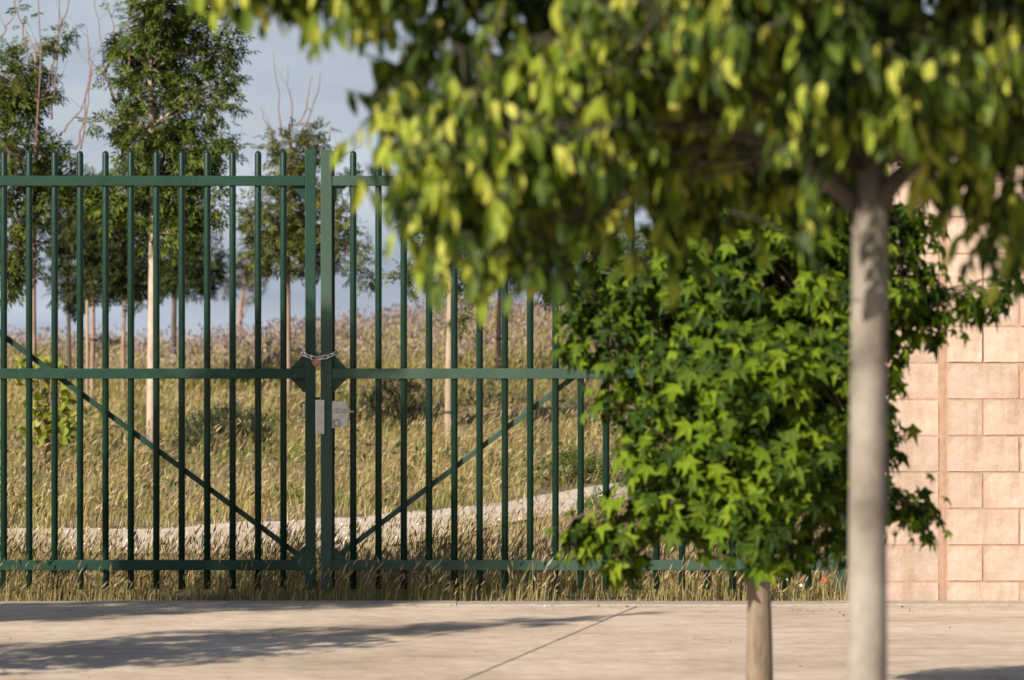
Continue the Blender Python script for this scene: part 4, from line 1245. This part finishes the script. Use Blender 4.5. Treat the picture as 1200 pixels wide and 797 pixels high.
def build_grass():
    r = np.random.default_rng(77)
    WX = lambda Y: 0.135 * Y + 0.9
    wl_ = wall.location.x + xp0 - .02
    # verge: barley like heads from the kerb to the path
    n = 62000
    X, Y, cid = clumped(n, -6.2, 6.4, 24.0, 38.0, r, 3000, .055)
    Y = np.where(r.random(n) < .40, 24.02 + (Y - 24) * .15, Y)
    ok = (Y > 23.99) & ~on_path(X, Y, -.12) & (Y < path_near(X) + .3) & (np.abs(X) < WX(Y) + .4)
    ok &= ~((X > wl_) & (Y < 24.5))
    X, Y, cid = X[ok], Y[ok], cid[ok]; n = len(X)
    pm = np.sin(X * 3.1 + Y * 1.7) + np.sin(X * 7.3 - Y * 2.1 + 1)
    ok = r.random(n) < np.clip(.75 + .3 * pm, .2, 1)
    X, Y, cid, pm = X[ok], Y[ok], cid[ok], pm[ok]; n = len(X)
    left = 1 - sstep(-1.4, .2, X)
    top = np.interp(Y, [24.0, 24.6, 26.5, 29.5, 38], [.19, .23, .27, .20, .17])
    top2 = np.interp(Y, [24.0, 24.6, 26.5, 29.5, 38], [.20, .24, .27, .19, .17])
    tall = r.random(3000)[cid]
    h = (top * left + top2 * (1 - left)) * r.uniform(.5, 1.15, n) * (.65 + .6 * tall + .1 * pm) * np.where(r.random(n) < .05, 1.35, 1)
    stalks('verge_grass', X, Y, h, r.uniform(.02, .38, n), r.normal(.35, 1.0, n), np.full(n, .0034), M['verge_stem'],
           r.random(n) < .75, M['verge_head'], r.uniform(.04, .075, n), r.uniform(.0035, .0065, n), r, 'dry straw coloured barley grass along the foot of the gate')
    # undergrowth leaves of the verge
    n = 26000
    X, Y, cid = clumped(n, -6.2, 6.4, 24.0, 38.0, r, 1800, .08)
    Y = np.where(r.random(n) < .35, 24.0 + (Y - 24) * .15, Y)
    ok = (Y > 23.98) & ~on_path(X, Y, -.1) & (Y < path_near(X) + .3) & ~((X > wl_) & (Y < 24.5))
    X, Y = X[ok], Y[ok]; n = len(X)
    stalks('verge_undergrowth', X, Y, r.uniform(.04, .13, n), r.uniform(.2, .9, n), r.uniform(0, 6.28, n), r.uniform(.004, .008, n), M['verge_stem'], r=r, label='low dry leaves under the barley grass')
    # meadow behind the path: tufts of very different height with shaded gaps between them
    n = 110000
    NCL = 4200
    X, Y, cid = clumped(n, -11, 11, 32.0, 66.0, r, NCL, .10, .88)
    ok = (Y > path_far(X) - .06) & (np.abs(X) < WX(Y)) & (Y < 63 + r.normal(size=n) * 3)
    X, Y, cid = X[ok], Y[ok], cid[ok]; n = len(X)
    pm = np.sin(X * .9 + Y * .35) + np.sin(X * .37 - Y * .8 + 1) + .6 * np.sin(X * 2.3 + Y * 1.1)
    ok = r.random(n) < np.clip(.75 + .28 * pm, .18, 1)
    X, Y, cid, pm = X[ok], Y[ok], cid[ok], pm[ok]; n = len(X)
    hc = r.uniform(.35, 1.25, NCL)[cid] * (.9 + .12 * pm); dc = r.normal(.25, .8, NCL)[cid]
    h = .36 * hc * r.uniform(.6, 1.15, n)
    stalks('meadow_grass', X, Y, h, r.uniform(.1, .8, n), dc + r.normal(size=n) * .5, r.uniform(.005, .011, n), M['meadow'],
           r.random(n) < .35, M['meadow_head'], r.uniform(.05, .10, n), r.uniform(.006, .011, n), r, 'tall yellowing meadow grass behind the gravel path')
    n = 50000
    X, Y, cid = clumped(n, -11, 11, 32.0, 64.0, r, 3000, .2, .5)
    ok = (Y > path_far(X) - .03) & (np.abs(X) < WX(Y))
    X, Y = X[ok], Y[ok]; n = len(X)
    stalks('meadow_undergrowth', X, Y, r.uniform(.04, .14, n), r.uniform(.2, .9, n), r.uniform(0, 6.28, n), r.uniform(.008, .016, n), M['meadow'], r=r, label='short grass between the taller meadow tufts')
    n = 16000
    k = 240
    cx_ = r.uniform(-9, 9, k); cy_ = 32 + 36 * r.random(k); sp = r.uniform(.10, .40, k)
    c = r.integers(0, k, n)
    X = cx_[c] + r.normal(size=n) * sp[c]; Y = cy_[c] + r.normal(size=n) * sp[c]
    ok = (Y > path_far(X) + .05) & (np.abs(X) < WX(Y)); X, Y, c = X[ok], Y[ok], c[ok]; n = len(X)
    Z = terrain(X, Y) + np.abs(r.normal(size=n)) * .11 * (sp[c] / .25)
    ax = r.normal(size=(n, 3)) + [0, 0, .7]; nr = r.normal(size=(n, 3)) * .6 + [-.3, -.5, .6]
    tpw = [tpl_elliptic(.075, .030, .2, .2), tpl_elliptic(.06, .018, .1, .2)]
    o = link('meadow_weeds', scatter_mesh('meadow_weeds', tpw, r.integers(0, 2, n), np.stack([X, Y, Z], -1), frames(ax, nr), r.uniform(.7, 1.5, n), [M['scrub']], np.zeros(n, int)))
    tag(o, 'low dull green weeds scattered through the meadow', kind='stuff')
    # upper field
    n = 60000
    X, Y, cid = clumped(n, -14, 14, 54, 86, r, 2600, .18, .85)
    ok = (np.abs(X) < WX(Y)) & (Y > 57 + r.normal(size=n) * 2.0)
    X, Y, cid = X[ok], Y[ok], cid[ok]; n = len(X)
    hc = r.uniform(.5, 1.25, 2600)[cid]
    stalks('field_grass', X, Y, r.uniform(.22, .46, n) * hc, r.uniform(.1, .7, n), r.normal(.3, .9, n), r.uniform(.010, .022, n), M['far_blade'],
           r.random(n) < .3, M['meadow_head'], r.uniform(.05, .09, n), r.uniform(.010, .018, n), r, 'dull green and yellow grass over the upper field')
    n = 50000
    X, Y, cid = clumped(n, -14, 14, 58, 88, r, 1800, .25, .85)
    ok = (np.abs(X) < WX(Y)) & (np.sin(X * .5 + 2) * 1.2 + np.sin(Y * .55 + X * .3) * 1.5 + r.normal(size=n) * 1.0 + (Y - 63) * .22 > 0)
    X, Y, cid = X[ok], Y[ok], cid[ok]; n = len(X)
    hc = r.uniform(.6, 1.15, 1800)[cid]
    stalks('purple_weeds', X, Y, r.uniform(.25, .60, n) * hc, r.uniform(.05, .5, n), r.uniform(0, 6.28, n), np.full(n, .008), M['far_blade'],
           r.random(n) < .85, M['purple_head'], r.uniform(.05, .10, n), r.uniform(.013, .026, n), r, 'purple grey weed heads massed along the crest of the field')
    # gravel on the path
    n = 3200
    X = r.uniform(-6, 7, n); t = np.concatenate([r.uniform(0, 1, n - n // 4), np.clip(np.abs(r.normal(size=n // 4)) * .12, 0, 1)])
    Y = path_near(X) + (path_far(X) - path_near(X)) * t
    Z = terrain(X, Y) + .022
    tp = []
    for s in range(4):
        q = np.random.default_rng(90 + s)
        v = np.array([(1, 0, 0), (-1, 0, 0), (0, 1, 0), (0, -1, 0), (0, 0, .7), (0, 0, -.7)]) * q.uniform(.7, 1.2, (6, 1)) + q.normal(size=(6, 3)) * .12
        tp.append((v, np.array([(0, 2, 4), (2, 1, 4), (1, 3, 4), (3, 0, 4), (2, 0, 5), (1, 2, 5), (3, 1, 5), (0, 3, 5)])))
    sz = np.minimum(.004 + r.exponential(.006, n), .032)
    o = link('gravel', scatter_mesh('gravel', tp, r.integers(0, 4, n), np.stack([X, Y, Z], -1), frames(r.normal(size=(n, 3)), r.normal(size=(n, 3))), sz, [M['gravel']], np.zeros(n, int)))
    tag(o, 'loose pale stones on the gravel path', kind='stuff')
    # bits of litter on the pavement and along the kerb
    n = 420
    X = r.uniform(-5, 6, n); Y = np.where(r.random(n) < .6, 23.66 - np.abs(r.normal(size=n)) * .35, r.uniform(17, 23.6, n))
    o = link('pavement_grit', scatter_mesh('pavement_grit', tp, r.integers(0, 4, n), np.stack([X, Y, np.full(n, .003)], -1), frames(r.normal(size=(n, 3)), r.normal(size=(n, 3))), np.minimum(.002 + r.exponential(.0025, n), .011), [M['grit']], np.zeros(n, int)))
    tag(o, 'small stones and grit scattered on the pavement edge', kind='stuff')

build_grass()
build_front_tree()
build_row()
build_field_trees()
build_shrubs()
